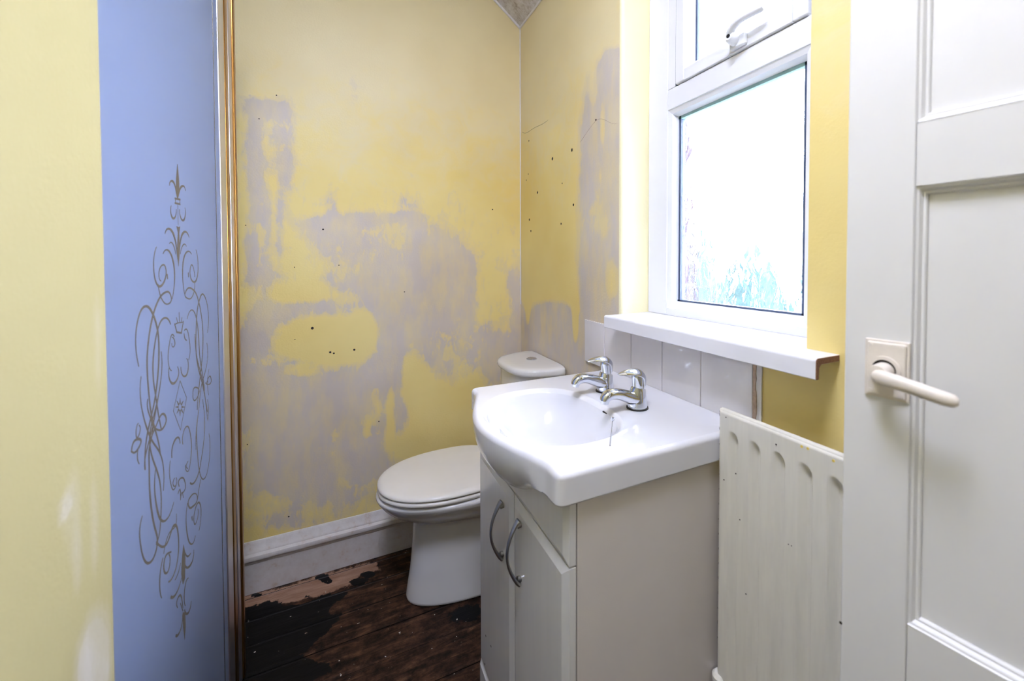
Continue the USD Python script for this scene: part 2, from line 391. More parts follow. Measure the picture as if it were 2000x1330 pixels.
# ------------------------------------------------------------------ the room
XW, YB, XS, YF = 0.738, 1.855, -0.28, -0.40          # window wall, back wall, shower screen, doorway wall
ZT, ZC = 2.29, 2.62                                   # foot of the sloping ceiling, flat ceiling
XT = XW - (ZC - ZT) / 0.77                            # where the slope meets the flat ceiling
WY0, WY1, WZ0, WZ1 = 0.468, 1.041, 1.040, 2.12        # window opening
XO = 1.02                                             # outer face of the window wall

# back wall
gw = grid((-1.15, YB, 0), (XW + 1.15, 0, 0), (0, 0, ZC), 300, 420)
u, v = project(gw.vertices)
back_spots = [
    (496, 280, 18, 95, .75), (552, 285, 22, 75, .7), (525, 214, 46, 20, .75), (505, 362, 18, 60, .65), (560, 360, 14, 50, .5),
    (490, 470, 12, 75, .6), (522, 430, 9, 50, .6), (546, 450, 9, 65, .6), (508, 555, 24, 80, .5), (540, 520, 40, 40, .36),
    (650, 378, 12, 46, .55), (668, 430, 74, 15, .62), (640, 450, 44, 18, .55), (790, 400, 12, 32, .5), (785, 424, 40, 9, .55), (730, 450, 90, 40, .3),
    (812, 470, 16, 75, .7), (852, 505, 38, 70, .75), (785, 545, 100, 62, .5), (690, 520, 90, 70, .38), (760, 620, 62, 70, .85), (885, 515, 44, 46, .7),
    (915, 570, 16, 62, .9), (862, 590, 44, 52, .7), (600, 608, 80, 22, .85), (520, 640, 42, 34, .75), (610, 470, 40, 40, .4),
    (600, 760, 140, 62, .8), (525, 820, 70, 110, .6), (640, 850, 110, 95, .6), (730, 790, 50, 90, .7), (560, 930, 90, 40, .42), (720, 905, 60, 50, .5), (490, 720, 30, 70, .8),
    (762, 700, 30, 60, .8), (832, 690, 36, 60, .55), (872, 760, 26, 60, .5), (900, 680, 30, 60, .5), (785, 830, 16, 60, .5),
    (1012, 640, 12, 100, .9), (985, 700, 32, 62, .7), (950, 690, 30, 60, .45), (1000, 548, 12, 26, .7), (692, 172, 13, 30, .62),
    (560, 960, 90, 50, .3), (660, 985, 60, 30, .4), (540, 1020, 80, 14, .5),
    (652, 662, 82, 42, -1.4), (712, 640, 20, 36, -1.1), (590, 572, 46, 20, -.5), (572, 500, 46, 36, -.4),
    (735, 790, 13, 46, -1.0), (762, 800, 9, 50, -1.0), (715, 832, 12, 26, -1.0), (802, 740, 16, 56, -.9), (822, 760, 16, 42, -.8), (850, 800, 40, 72, -.6),
    (905, 800, 44, 62, -.5), (835, 865, 90, 28, -1.0), (500, 712, 40, 16, -.6), (582, 725, 32, 12, -.8), (700, 740, 10, 30, -.3),
]
bare = blobs(u, v, back_spots) + 0.05
bare += 0.30 * (meshkit.fbm(gw.vertices * [9, 9, 4], 4, 3) - 0.5) * (v > 330)
bare -= .28 * np.clip((400 - v) / 90, 0, 1) * np.clip((u - 575) / 40, 0, 1)
bare = np.where(v < 185, np.minimum(bare, -.25 + .5 * (np.abs(u - 690) < 24) * (v > 130)), bare)
wall_back = thing('wall_back', 'yellow painted plaster wall behind the toilet with scraped grey patches', kind='structure')
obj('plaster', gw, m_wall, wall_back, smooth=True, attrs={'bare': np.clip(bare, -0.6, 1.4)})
obj('masonry', box(-1.15, XO, YB + 0.002, YB + 0.12, 0, ZC), m_white_wall, wall_back)
holes = [(631, 448, 2.5), (645, 688, 3), (652, 690, 2.5), (692, 683, 3), (610, 641, 4), (576, 663, 1.5), (575, 522, 1.5), (662, 518, 1.5), (962, 409, 1.6), (790, 570, 1.4), (540, 186, 1.8), (506, 232, 1.6), (480, 440, 1.6), (740, 823, 1.6), (483, 868, 1.6), (564, 1009, 2.2)]
for a, b, r in holes:
    p = on(1, YB, a, b)
    s = np.linalg.norm(on(1, YB, a + 1, b) - p) * r * .75
    obj('screw_hole', cyl(p - [0, .0006, 0], p + [0, .001, 0], s, s, 9), m_hole, wall_back)

# window wall with its opening, reveal and outer skin
wall_right = thing('wall_right', 'yellow and grey plaster wall around the window', kind='structure')
NB = 8


def opening(c):
    return ~((c[:, 1] > WY0) & (c[:, 1] < WY1 + 0.001) & (c[:, 2] > WZ0) & (c[:, 2] < WZ1))


ys = np.unique(np.r_[np.linspace(YF - 0.9, WY0, 60), np.linspace(WY0, WY1 + .012, 60), np.linspace(WY1 + .012, YB, 110)])
zs = np.unique(np.r_[np.linspace(0, WZ0, 120), np.linspace(WZ0, WZ1, 200), np.linspace(WZ1, ZC, 40)])
yy, zz = np.meshgrid(ys, zs, indexing='ij')
V = np.c_[np.full(yy.size, XW), yy.ravel(), zz.ravel()]
k = np.arange(yy.size).reshape(yy.shape)
Q = np.stack([k[:-1, :-1], k[:-1, 1:], k[1:, 1:], k[1:, :-1]], -1).reshape(-1, 4)
cen = V[Q].mean(1)
Q = Q[~((cen[:, 1] > WY0) & (cen[:, 1] < WY1 + .012) & (cen[:, 2] > WZ0) & (cen[:, 2] < WZ1))]
g2 = trimesh.Trimesh(V, np.vstack([Q[:, [0, 1, 2]], Q[:, [0, 2, 3]]]), process=False)
u, v = project(g2.vertices)
strip = [(1134, 300), (1133, 250), (1142, 190), (1150, 150), (1168, 118), (1182, 96), (1213, 92), (1225, 92), (1225, 625), (1130, 625), (1129, 470), (1131, 380)]
low = [(1005, 612), (1026, 596), (1040, 602), (1048, 594), (1064, 589), (1098, 590), (1116, 600), (1130, 606), (1225, 596), (1225, 900), (1005, 900)]
bare2 = np.clip(.5 + np.maximum(sdist(u, v, strip) / 22, sdist(u, v, low) / 18), -.3, 1.25)
bare2 += blobs(u, v, [(1190, 470, 16, 40, -.25), (1166, 430, 26, 46, -.75), (1196, 545, 16, 44, -1.0), (1160, 178, 9, 44, -.8), (1178, 230, 7, 50, -.7), (1175, 300, 6, 60, -.5), (1166, 360, 10, 30, -.5), (1124, 622, 6, 44, -1.8), (1031, 606, 5, 28, -1.5), (1015, 560, 5, 90, .9)])
bare2 = np.where(g2.vertices[:, 1] < WY0, 0.0, bare2)
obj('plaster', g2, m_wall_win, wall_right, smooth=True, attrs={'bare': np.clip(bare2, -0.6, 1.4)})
# reveal (far side with a rounded arris, near side, head, bed), window set 0.10 m in
XR = 0.905
ar = [(XW + .012 * (1 - math.sin(t)), WY1 + .012 * (1 - math.cos(t))) for t in np.linspace(0, PI / 2, 7)]   # arris
ar = [(x, y) for x, y in ar][::-1]
prof = ar + [(XW + .012 + (XR - XW - .012) * q, WY1) for q in np.linspace(0, 1, 24)[1:]]
zr = np.linspace(WZ0, WZ1, 60)
Vr = np.array([(x, y, z) for x, y in prof for z in zr])
n_ = len(zr)
Fr = [[i * n_ + j, i * n_ + j + 1, (i + 1) * n_ + j + 1] for i in range(len(prof) - 1) for j in range(n_ - 1)] + [[i * n_ + j, (i + 1) * n_ + j + 1, (i + 1) * n_ + j] for i in range(len(prof) - 1) for j in range(n_ - 1)]
rv = trimesh.Trimesh(Vr, Fr, process=False)
m_reveal = plain('cream_reveal_paint', lin(246, 238, 196), 0.5, var=0.04, scale=5, bump=0.2, bscale=120)
obj('reveal', rv, m_reveal, wall_right, smooth=60)
obj('reveal', grid((XW, WY0, WZ0), (XR - XW, 0, 0), (0, 0, WZ1 - WZ0), 2, 2), m_reveal, wall_right)
obj('reveal', grid((XW, WY0, WZ1), (XR - XW, 0, 0), (0, WY1 + .012 - WY0, 0), 2, 2), m_reveal, wall_right)
obj('reveal', grid((XW, WY0, WZ0 - .03), (XR - XW, 0, 0), (0, WY1 + .012 - WY0, 0), 2, 2), m_reveal, wall_right)
for a in ((YF - .9, WY0 - .001, 0, ZC), (WY1 + .013, YB + .12, 0, ZC), (WY0 - .001, WY1 + .013, 0, WZ0 - .031), (WY0 - .001, WY1 + .013, WZ1 + .001, ZC)):
    obj('masonry', box(XW + .003, XR, *a), m_white_wall, wall_right)
for a in ((YF - .9, WY0 + .03, 0, ZC + .3), (WY1 - .03, YB + .3, 0, ZC + .3), (WY0 + .03, WY1 - .03, 0, WZ0 - .02), (WY0 + .03, WY1 - .03, WZ1 - .04, ZC + .3)):
    obj('brickwork', box(XR + .001, XO, *a), m_brick, wall_right, label='red brick outer skin')
for a, b, r in [(1079, 310, 3.2), (1117, 293, 3.4), (1050, 376, 2.6), (1120, 400, 2.8), (1034, 429, 2.4), (1096, 437, 2.2), (1037, 451, 2.2), (1028, 352, 1.4), (1032, 340, 1.4), (1164, 234, 2.2), (1098, 358, 1.6), (1033, 275, 1.6)]:
    p = on(0, XW, a, b)
    s = np.linalg.norm(on(0, XW, a, b + 1) - p) * r
    hm = cyl(p - [.0006, 0, 0], p + [.001, 0, 0], s, s, 8)
    hm.vertices[:, 1] = p[1] + (hm.vertices[:, 1] - p[1]) * 0.9
    obj('screw_hole', hm, m_hole, wall_right)
for pts in ([(1020, 258), (1027, 260), (1040, 252), (1056, 244), (1071, 234)], [(1133, 278), (1144, 262), (1160, 240), (1166, 234), (1185, 236), (1207, 240)]):
    P = np.array([on(0, XW, *q) for q in pts])
    obj('crack', tube(spline(P, 14), [.0006] * 13 + [.0002], 6), m_hole if pts[0][0] < 1100 else m_rawedge, wall_right)

# near wall on the left (end of the partition in front of the shower)
wall_left = thing('wall_left', 'pale yellow partition wall ending at the shower screen, out of focus', kind='structure')
YN, XN, rn = 0.734, -0.268, 0.010
pr = [(XN, YF)] + [(XN, q) for q in np.linspace(YF + .05, YN - rn, 60)] + [(XN - rn + rn * math.cos(t), YN - rn + rn * math.sin(t)) for t in np.linspace(0, PI / 2, 7)[1:]] + [(XN - .08, YN)]
zr = np.linspace(0, ZC, 200)
Vr = np.array([(x, y, z) for x, y in pr for z in zr])
n_ = len(zr)
Fr = [[i * n_ + j, (i + 1) * n_ + j, (i + 1) * n_ + j + 1] for i in range(len(pr) - 1) for j in range(n_ - 1)] + [[i * n_ + j, (i + 1) * n_ + j + 1, i * n_ + j + 1] for i in range(len(pr) - 1) for j in range(n_ - 1)]
nib = trimesh.Trimesh(Vr, Fr, process=False)
u, v = project(nib.vertices)
left_spots = [(190, 1290, 26, 90, 1.0), (172, 1310, 20, 60, .8), (125, 990, 10, 18, .8), (140, 1000, 12, 90, .42), (186, 1020, 8, 100, .42), (195, 640, 7, 120, .42), (150, 1100, 8, 60, .4)]
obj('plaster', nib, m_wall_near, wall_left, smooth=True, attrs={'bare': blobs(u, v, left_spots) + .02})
obj('masonry', box(XN - .08, XN - .002, YF, YN - .014, 0, ZC), m_white_wall, wall_left)

# shower enclosure behind the screen, doorway wall and landing behind the camera
wall_shower = thing('wall_shower', 'pale panelled walls of the shower enclosure behind the screen', kind='structure')
obj('panel', box(-1.17, -1.15, .60, YB, 0, ZC), m_shower, wall_shower)
obj('panel', box(-1.15, XN - .082, .64, YN - .02, 0, ZC), m_shower, wall_shower)
wall_front = thing('wall_front', 'wall with the doorway behind the camera', kind='structure')
obj('plaster', box(-.50, -.03, YF - .1, YF, 0, ZC), m_wall_near, wall_front, attrs={'bare': [0] * 8}, smooth=False)
obj('plaster', box(-.03, .735, YF - .1, YF, 2.03, ZC), m_wall_near, wall_front, attrs={'bare': [0] * 8}, smooth=False)
wall_landing = thing('wall_landing', 'cream walls of the landing behind the doorway', kind='structure')
obj('plaster', box(-1.3, XW, -2.1, -2.0, 0, ZC), m_white_wall, wall_landing)
obj('plaster', box(-1.3, -1.2, -2.0, .62, 0, ZC), m_white_wall, wall_landing)
obj('plaster', box(XW + .01, XW + .1, -2.0, YF - .92, 0, ZC), m_white_wall, wall_landing)

# ceiling: a steep slope above the window wall, flat beyond
ceiling = thing('ceiling', 'sloping ceiling with flaking paint above the window wall', kind='structure')
slope = np.array([XT - XW, 0, ZC - ZT])
obj('slope', tm(([(XW + .002, -2, ZT), (XW + .002, YB, ZT), (XT, YB, ZC), (XT, -2, ZC), (XW + .03, -2, ZT + .03), (XW + .03, YB, ZT + .03), (XT, YB, ZC + .03), (XT, -2, ZC + .03)],
                 [(0, 3, 2, 1), (4, 5, 6, 7), (0, 1, 5, 4), (2, 3, 7, 6), (1, 2, 6, 5), (0, 4, 7, 3)])), m_ceil, ceiling, smooth=False)
obj('flat', box(-1.3, XT + .01, -2.1, YB, ZC, ZC + .03), m_white_ceil, ceiling)
cp = np.array([[XW - .001, YB - .004, ZT], [XT, YB - .004, ZC]])
obj('filler_bead', tube(np.linspace(cp[0], cp[1], 6), .006, 8), m_caulk, ceiling, label='white filler bead along the back wall')
obj('filler_bead', tube([(XW - .002, YB, ZT + .001), (XW - .002, -.3, ZT + .001)], .005, 8), m_caulk, ceiling)
obj('filler_bead', tube([(XW - .001, YB - .001, z) for z in np.linspace(1.0, ZT, 8)], .0028, 8), m_caulk, wall_back, label='white filler in the corner')

# floorboards, each its own board
floor = thing('floor', 'old bare floorboards with black paint, stains and splashes', kind='structure')
obj('subfloor', box(-1.3, XW, -2.1, YB, -.05, -.022), m_black, floor)
tarpoly = [(440, 1196), (470, 1187), (500, 1182), (522, 1171), (545, 1176), (562, 1183), (590, 1178), (615, 1170), (640, 1160), (668, 1155), (680, 1158), (672, 1168), (642, 1186), (640, 1197), (668, 1200), (650, 1222), (635, 1238),
           (612, 1256), (598, 1276), (586, 1280), (606, 1290), (640, 1298), (648, 1312), (600, 1330), (560, 1420), (430, 1420)]
rawpoly = [(440, 1180), (470, 1166), (560, 1143), (640, 1118), (690, 1106), (735, 1098), (742, 1112), (700, 1124), (690, 1140), (660, 1152), (610, 1168), (560, 1178), (500, 1186), (440, 1200)]
edges = [1.853, 1.815, 1.704, 1.5935, 1.4715, 1.350, 1.2139, 1.10, .98, .86, .74, .62, .50, .38, .26, .14, .02, -.10, -.22, -.34, -.46]
rng = np.random.default_rng(5)
gapw = .0026
for i in range(len(edges) - 1):
    y1, y0 = edges[i] - gapw / 2, edges[i + 1] + gapw / 2
    dz = rng.uniform(-.0025, .0)
    if i < 9:
        nx, ny = 190, 12
        top = grid((-1.15, y0, 0), (XW + 1.145, 0, 0), (0, y1 - y0, 0), nx, ny)
        vv = top.vertices.copy()
        e = np.minimum(vv[:, 1] - y0, y1 - vv[:, 1])
        vv[:, 2] = dz - .0025 * np.exp(-(e / .0025) ** 2) + .0012 * (meshkit.fbm(vv * [6, 40, 1], 3, i) - .5)
        top.vertices = vv
        sides = [box(-1.15, XW - .005, y0 + .0004, y1 - .0004, -.022, dz - .0055)]
        u, v = project(vv)
        ok = vv[:, 0] > -.6
        tar = np.where(ok, np.clip(.5 + sdist(u, v, tarpoly) / 34, -.4, 1.3), -.4)
        tar = np.maximum(tar, np.where(ok, blobs(u, v, [(700, 1137, 20, 8, .8), (720, 1122, 18, 7, .8), (630, 1128, 14, 7, .8), (640, 1136, 10, 5, .75), (600, 1165, 8, 4, .75), (500, 1162, 12, 4, .75), (588, 1258, 10, 8, .6), (628, 1300, 22, 8, .7), (930, 1190, 40, 26, .5), (885, 1205, 40, 20, .42)]), 0))
        raw = np.where(ok, np.clip(.5 + sdist(u, v, rawpoly) / 30, -.3, 1.2), 0)
        raw = np.maximum(raw, np.where(ok, blobs(u, v, [(790, 1200, 70, 24, .22), (840, 1235, 60, 20, .2), (700, 1300, 60, 20, .2), (880, 1290, 50, 18, .3), (900, 1320, 40, 14, .3)]), 0))
        if i == 0:
            tar = np.maximum(tar, .42)
        n2 = len(sides[0].vertices)
        obj('plank', [top] + sides, m_board, floor, smooth=30 if False else False, attrs={'tar': np.r_[tar, np.ones(n2)], 'raw': np.r_[raw, np.zeros(n2)]})
    else:
        b = box(-1.15, XW - .005, y0, y1, -.022, dz)
        obj('plank', b, m_board, floor, smooth=False, attrs={'tar': [0] * 8, 'raw': [.2] * 8})
obj('landing_floor', box(-1.3, XW, -2.1, -.47, -.022, 0), m_board, floor, attrs={'tar': [0] * 8, 'raw': [.2] * 8}, smooth=False)

# skirting board along the back wall: flat board with a torus and a sloping cap
t0 = YB
sk = [(t0, .0), (t0 - .020, .0), (t0 - .020, .108), (t0 - .023, .111), (t0 - .0245, .118), (t0 - .029, .121), (t0 - .033, .127), (t0 - .034, .134), (t0 - .032, .141), (t0 - .027, .146), (t0 - .0235, .148), (t0 - .022, .152),
      (t0 - .018, .157), (t0 - .011, .168), (t0 - .006, .178), (t0 - .003, .182), (t0, .183)]
skm = extrude(Polygon(sk), XW + 1.14, 'x', -1.14)
baseboard = thing('baseboard_back', 'white painted skirting with a rounded moulding along the back wall', kind='structure')
obj('moulding', skm, m_skirt, baseboard, smooth=25)
bs = [(XW - .0, .0), (XW - .018, 0), (XW - .018, .15), (XW - .006, .165), (XW, .165)]
baseboard2 = thing('baseboard_right', 'white skirting along the window wall', kind='structure')
obj('moulding', extrude(Polygon(bs), 1.8, 'y', .03), m_skirt, baseboard2)

# ------------------------------------------------------------------ window
win = thing('window_1', 'white plastic window with a small top sash and crumpled relief glass', kind='structure')
FX, GX = 0.8385, 0.868            # front of the fixed frame, glass plane
fy0, fy1, fz0, fz1 = WY0 - .004, WY1 - .0005, 1.0445, WZ1 - .002
FB = FX + .064


def member(y0, y1, z0, z1, x0=FX, x1=FB, r=.004):
    return rbox(x0, x1, y0, y1, z0, z1, r)


jy = .955        # inner edge of the far jamb face
obj('frame_jamb', member(jy, fy1, fz0, fz1), m_upvc, win)
obj('frame_jamb', member(fy0, .532, fz0, fz1), m_upvc, win)
obj('frame_sill_rail', member(.5315, jy + .0005, fz0 + .0004, 1.066, FX + .0004, FB - .001, .002), m_upvc, win)
obj('frame_head', member(.5315, jy + .0005, 2.055, fz1 - .0004, FX + .0004, FB - .001, .002), m_upvc, win)
obj('transom', member(.5315, jy + .0005, 1.640, 1.698, FX + .0004, FB - .001, .002), m_upvc, win)
obj('frame_jamb', member(.9225, jy - .0002, 1.6985, 2.0545, FX + .0008, FB - .001, .002), m_upvc, win)


def bead_frame(y0, y1, z0, z1, w, x0, x1):
    """Splayed glazing bead: a picture frame sloping from the face to the glass."""
    out = []
    for a, b, c, d in (((y0, z0), (y1, z0), (y1 - w, z0 + w), (y0 + w, z0 + w)), ((y1, z0), (y1, z1), (y1 - w, z1 - w), (y1 - w, z0 + w)),
                       ((y1, z1), (y0, z1), (y0 + w, z1 - w), (y1 - w, z1 - w)), ((y0, z1), (y0, z0), (y0 + w, z0 + w), (y0 + w, z1 - w))):
        q = [(x0, *a), (x0, *b), (x0 + .006, *(np.array(b) * .35 + np.array(c) * .65)), (x0 + .006, *(np.array(a) * .35 + np.array(d) * .65)), (x1, *c), (x1, *d)]
        back = [(x1 + .01, *a), (x1 + .01, *b), (x1 + .01, *c), (x1 + .01, *d)]
        Vq = q + back
        Fq = [(0, 1, 2), (0, 2, 3), (3, 2, 4), (3, 4, 5), (6, 8, 7), (6, 9, 8), (0, 6, 7), (0, 7, 1), (5, 4, 8), (5, 8, 9)]
        t = trimesh.Trimesh(Vq, Fq, process=False)
        out.append(t)
    return out


for q in bead_frame(.530, jy + .002, 1.064, 1.642, .022, FX + .002, GX - .006):
    obj('glazing_bead', q, m_upvc, win, smooth=False)
for y0, y1, z0, z1 in ((.553, .934, 1.0855, 1.0905), (.553, .934, 1.612, 1.620), (.924, .931, 1.086, 1.62), (.553, .559, 1.086, 1.62)):
    obj('spacer_bar', box(GX - .006, GX + .012, y0, y1, z0, z1), m_spacer if z0 > 1.6 else m_gasket, win, smooth=False)
obj('pane', box(GX, GX + .003, .548, .936, 1.082, 1.624), m_glass, win, smooth=False)
# opening top sash
sy0, sy1, sz0, sz1 = .536, .918, 1.700, 2.062
SX = FX - .006
sash = [rbox(SX, FB - .004, sy1 - .034, sy1, sz0, sz1, .004), rbox(SX, FB - .004, sy0, sy0 + .034, sz0, sz1, .004), rbox(SX + .0004, FB - .005, sy0 + .0335, sy1 - .0335, sz0, sz0 + .032, .002), rbox(SX + .0004, FB - .005, sy0 + .0335, sy1 - .0335, sz1 - .032, sz1, .002)]
for q, nm in zip(sash, ('sash_stile', 'sash_stile', 'sash_rail', 'sash_rail')):
    obj(nm, q, m_upvc, win)
for q in bead_frame(sy0 + .032, sy1 - .032, sz0 + .030, sz1 - .030, .014, SX + .003, GX - .004):
    obj('glazing_bead', q, m_upvc, win, smooth=False)
obj('spacer_bar', box(GX - .004, GX + .01, sy1 - .052, sy1 - .046, sz0 + .045, sz1 - .045), m_gasket, win, smooth=False)
obj('spacer_bar', box(GX - .004, GX + .01, sy0 + .046, sy1 - .046, sz1 - .052, sz1 - .046), m_gasket, win, smooth=False)
obj('pane', box(GX, GX + .003, sy0 + .042, sy1 - .042, sz0 + .04, sz1 - .04), m_glass, win, smooth=False)
obj('gap_shadow', box(FX - .0005, FX + .02, sy1 + .0005, sy1 + .004, sz0, sz1), m_gasket, win, smooth=False)
# handle of the top sash
hy, hz = .700, 1.717
plate = obj('handle', rbox(SX - .010, SX + .002, hy - .022, hy + .022, hz - .013, hz + .015, .004), m_upvc, win, label='white cockspur window handle with a key lock')
obj('boss', tube([(SX - .006, hy + .006, hz + .006), (SX - .024, hy + .006, hz + .010), (SX - .030, hy + .005, hz + .011)], [.014, .013, .009], 20), m_upvc, plate)
lv = spline([(SX - .018, hy + .010, hz + .008), (SX - .025, hy + .004, hz + .020), (SX - .029, hy - .016, hz + .030), (SX - .028, hy - .045, hz + .033), (SX - .024, hy - .082, hz + .033)], 24)
obj('lever', tube(lv, np.r_[np.linspace(.011, .0085, 12), np.linspace(.0085, .009, 11), [.006]], 16, flat=(1, .75)), m_upvc, plate)
obj('lock', cyl((SX - .030, hy + .006, hz + .011), (SX - .0325, hy + .006, hz + .011), .0042, n=14), m_black, plate, label='black key lock')

# window board: thin board with a turned-down front
sx0, sy_0, sy_1, szt = 0.672, .4115, 1.033, 1.0443
sb = thing('window_sill', 'white window board with a turned-down front edge above the tiles', cat='window sill')
prof = []
r = .006
prof = [(FX + .002, szt), (sx0 + r, szt)] + [(sx0 + r - r * math.sin(t), szt - r + r * math.cos(t)) for t in np.linspace(0, PI / 2, 6)[1:]] + [(sx0, szt - .0335), (sx0 + .0015, szt - .035), (sx0 + .008, szt - .035), (sx0 + .009, szt - .016), (sx0 + .014, szt - .011), (FX + .002, szt - .011)]
P2 = Polygon(prof)
front = extrude(Polygon([p if p[0] < XW - .0005 else (XW - .0005, p[1]) for p in prof]), sy_1 - sy_0, 'y', sy_0)
inner = box(XW - .0005, FX + .004, WY0 + .0005, WY1 - .0005, szt - .011, szt)
obj('board', [front, inner], m_sill, sb, smooth=25)
endp = Polygon([p if p[0] < XW - .0015 else (XW - .0015, p[1]) for p in prof]).buffer(-.0006)
obj('raw_end', extrude(endp, .0012, 'y', sy_0 - .0011), m_chip, sb, label='broken brown chipboard end')

# ------------------------------------------------------------------ splashback tiles
splash = thing('splashback', 'row of white glazed tiles under the window board', cat='tiles', loc=(0, 0, 0))
ty = [1.246, 1.1214, .982, .848, .714, .574]
obj('grout', box(XW - .004, XW - .0003, ty[-1] - .002, ty[0] - .002, .862, 1.000), m_grout, splash, smooth=False)
for i in range(5):
    obj('tile', rbox(XW - .0075, XW - .0005, ty[i + 1] + .0011, ty[i] - .0011, .861, 1.0026, .0014, 8), m_tile, splash)
e = np.linspace(.72, 1.004, 30)
w = .006 + .0035 * (meshkit.noise(np.c_[e * 90, e * 0, e * 0], 4) - .3)
rag = Polygon([(ty[-1] + .002, z) for z in e] + [(ty[-1] - a, z) for a, z in zip(w[::-1], e[::-1])])
obj('raw_edge', extrude(rag, .0055, 'x', XW - .006), m_rawedge, splash, label='ragged mortar edge')
w2 = .017 + .001 * meshkit.noise(np.c_[e * 60, e * 0, e * 0], 9)
obj('raw_edge', extrude(Polygon([(ty[-1] - a, z) for a, z in zip(w, e)] + [(ty[-1] - a, z) for a, z in zip(w2[::-1], e[::-1])]), .0035, 'x', XW - .0038), m_caulk, splash)

# ------------------------------------------------------------------ vanity cabinet
CXF, CYN, CYF, CZT = .318, .600, 1.116, .803       # front, near side, far side, top
van = thing('vanity_cabinet', 'white two-door vanity cabinet under the basin', cat='cabinet', loc=(0, 0, 0))
obj('side_panel', box(CXF + .0206, XW - .002, CYN, CYN + .016, 0, CZT), m_cabside, van, label='matt beige side panel')
obj('side_panel', box(CXF + .0206, XW - .002, CYF - .016, CYF, 0, CZT), m_cabside, van, label='matt beige side panel')
obj('base_panel', box(CXF + .02, XW - .002, CYN + .016, CYF - .016, .12, .136), m_cabside, van)
obj('top_rail', box(CXF + .02, CXF + .04, CYN + .016, CYF - .016, .70, CZT - .07), m_cabside, van)
DT = .692


def slab(y0, y1, z0, z1, c=.010, t=.018, top=True):
    """Foil-wrapped front with a broad chamfer round its face."""
    x0, x1 = CXF, CXF + t
    d = .006
    a = [(x0 + d, y0, z0), (x0 + d, y1, z0), (x0 + d, y1, z1), (x0 + d, y0, z1)]
    b = [(x0, y0 + c, z0 + c), (x0, y1 - c, z0 + c), (x0, y1 - c, z1 - c), (x0, y0 + c, z1 - c)]
    k = [(x1, y0, z0), (x1, y1, z0), (x1, y1, z1), (x1, y0, z1)]
    Vq = np.array(k + a + b, float)
    Fq = [(0, 1, 2, 3), (11, 10, 9, 8)]
    for i in range(4):
        j = (i + 1) % 4
        Fq += [(i, i + 4, j + 4, j), (i + 4, i + 8, j + 8, j + 4)]
    m = tm((Vq, Fq))
    trimesh.repair.fix_normals(m)
    return m


obj('fascia', slab(CYN, CYF, DT + .0038, CZT, .014), m_cab, van, smooth=False)
ym = .855
doors = [obj('door', slab(ym + .0012, CYF, .105, DT, .018), m_cab, van, smooth=False), obj('door', slab(CYN, ym - .0012, .105, DT, .018), m_cab, van, smooth=False)]
obj('plinth', slab(CYN, CYF, .0, .102, .008), m_cab, van, smooth=False)
for d, y, z0 in ((doors[0], .912, .515), (doors[1], .803, .531)):
    hl = .134
    tt = np.linspace(0, 1, 33)
    bow = .026 * np.sin(PI * tt) ** .8
    P = np.c_[CXF - .004 - bow, np.full(33, y), z0 + hl * tt]
    rad_ = .0036 + .0028 * np.abs(2 * tt - 1) ** 3
    h = [tube(P, rad_, 14, flat=(1.25, .8), upv=(1, 0, 0)), tube([(CXF + .001, y, z0 + .010), (CXF - .008, y, z0 + .012)], [.006, .005], 14), tube([(CXF + .001, y, z0 + hl - .010), (CXF - .008, y, z0 + hl - .012)], [.006, .005], 14)]
    obj('handle', h, m_satin, d, label='curved steel bow handle')

for a, b in ((949, 1242), (959, 1262), (947, 1297)):
    p = on(0, CXF, a, b)
    obj('chip', tube([p - [.0005, 0, 0], p + [.0004, 0, 0]], [.0024, .0028], 8), m_chiprad, van, label='dark chip in the white foil')

# ------------------------------------------------------------------ basin
BX, BY, DZ = .408, .853, .860
bas = thing('basin', 'white ceramic vanity basin with a bow front', cat='basin', loc=(0, 0, 0))


def outline_pts():
    """Plan of the deck: a rectangle whose front swells into a bow."""
    x0, x1, y0, y1 = .297, XW - .0082, .590, 1.118
    pts = [(x1, y0), (x0 + .02, y0)]
    for t in np.linspace(0, PI / 2, 9):
        pts.append((x0 + .016 - .016 * math.sin(t), y0 + .016 - .016 * math.cos(t)))
    for y in np.linspace(y0 + .02, y1 - .02, 120):
        q = np.clip((y - .632) / (1.076 - .632), 0, 1)
        s = math.sin(PI * q)
        pts.append((x0 - .053 * max(s, 0) ** 1.3 - .002 * s, y))
    for t in np.linspace(0, PI / 2, 9):
        pts.append((x0 + .016 - .016 * math.cos(t), y1 - .016 + .016 * math.sin(t)))
    pts += [(x0 + .02, y1), (x1, y1)]
    return pts


OUT = Polygon(outline_pts())
from shapely.geometry import LineString, Point
nth = 480
corner_t = [math.atan2(a - BY, b - BX) for b, a in [(XW - .0082, .590), (XW - .0082, 1.118)]]
TH = np.linspace(-PI, PI, nth, endpoint=False)
for ct in corner_t:
    TH[np.argmin(abs(TH - ct))] = ct
rout = []
for t in TH:
    L = LineString([(BX, BY), (BX + 2 * math.cos(t), BY + 2 * math.sin(t))]).intersection(OUT.exterior)
    g = [L] if L.geom_type == 'Point' else [p for p in L.geoms if p.geom_type == 'Point']
    rout.append(max(math.hypot(p.x - BX, p.y - BY) for p in g))
rout = np.array(rout)
cs, sn = np.cos(TH), np.sin(TH)
ax = np.where(cs > 0, .132, .142)
ex = np.where(cs > 0, 2.7, 2.15)
rb = (np.abs(cs / ax) ** ex + np.abs(sn / .176) ** ex) ** (-1 / ex)
rings = []


def ring(rr, zz):
    rings.append(np.c_[BX + rr * cs, BY + rr * sn, np.broadcast_to(zz, rr.shape)])


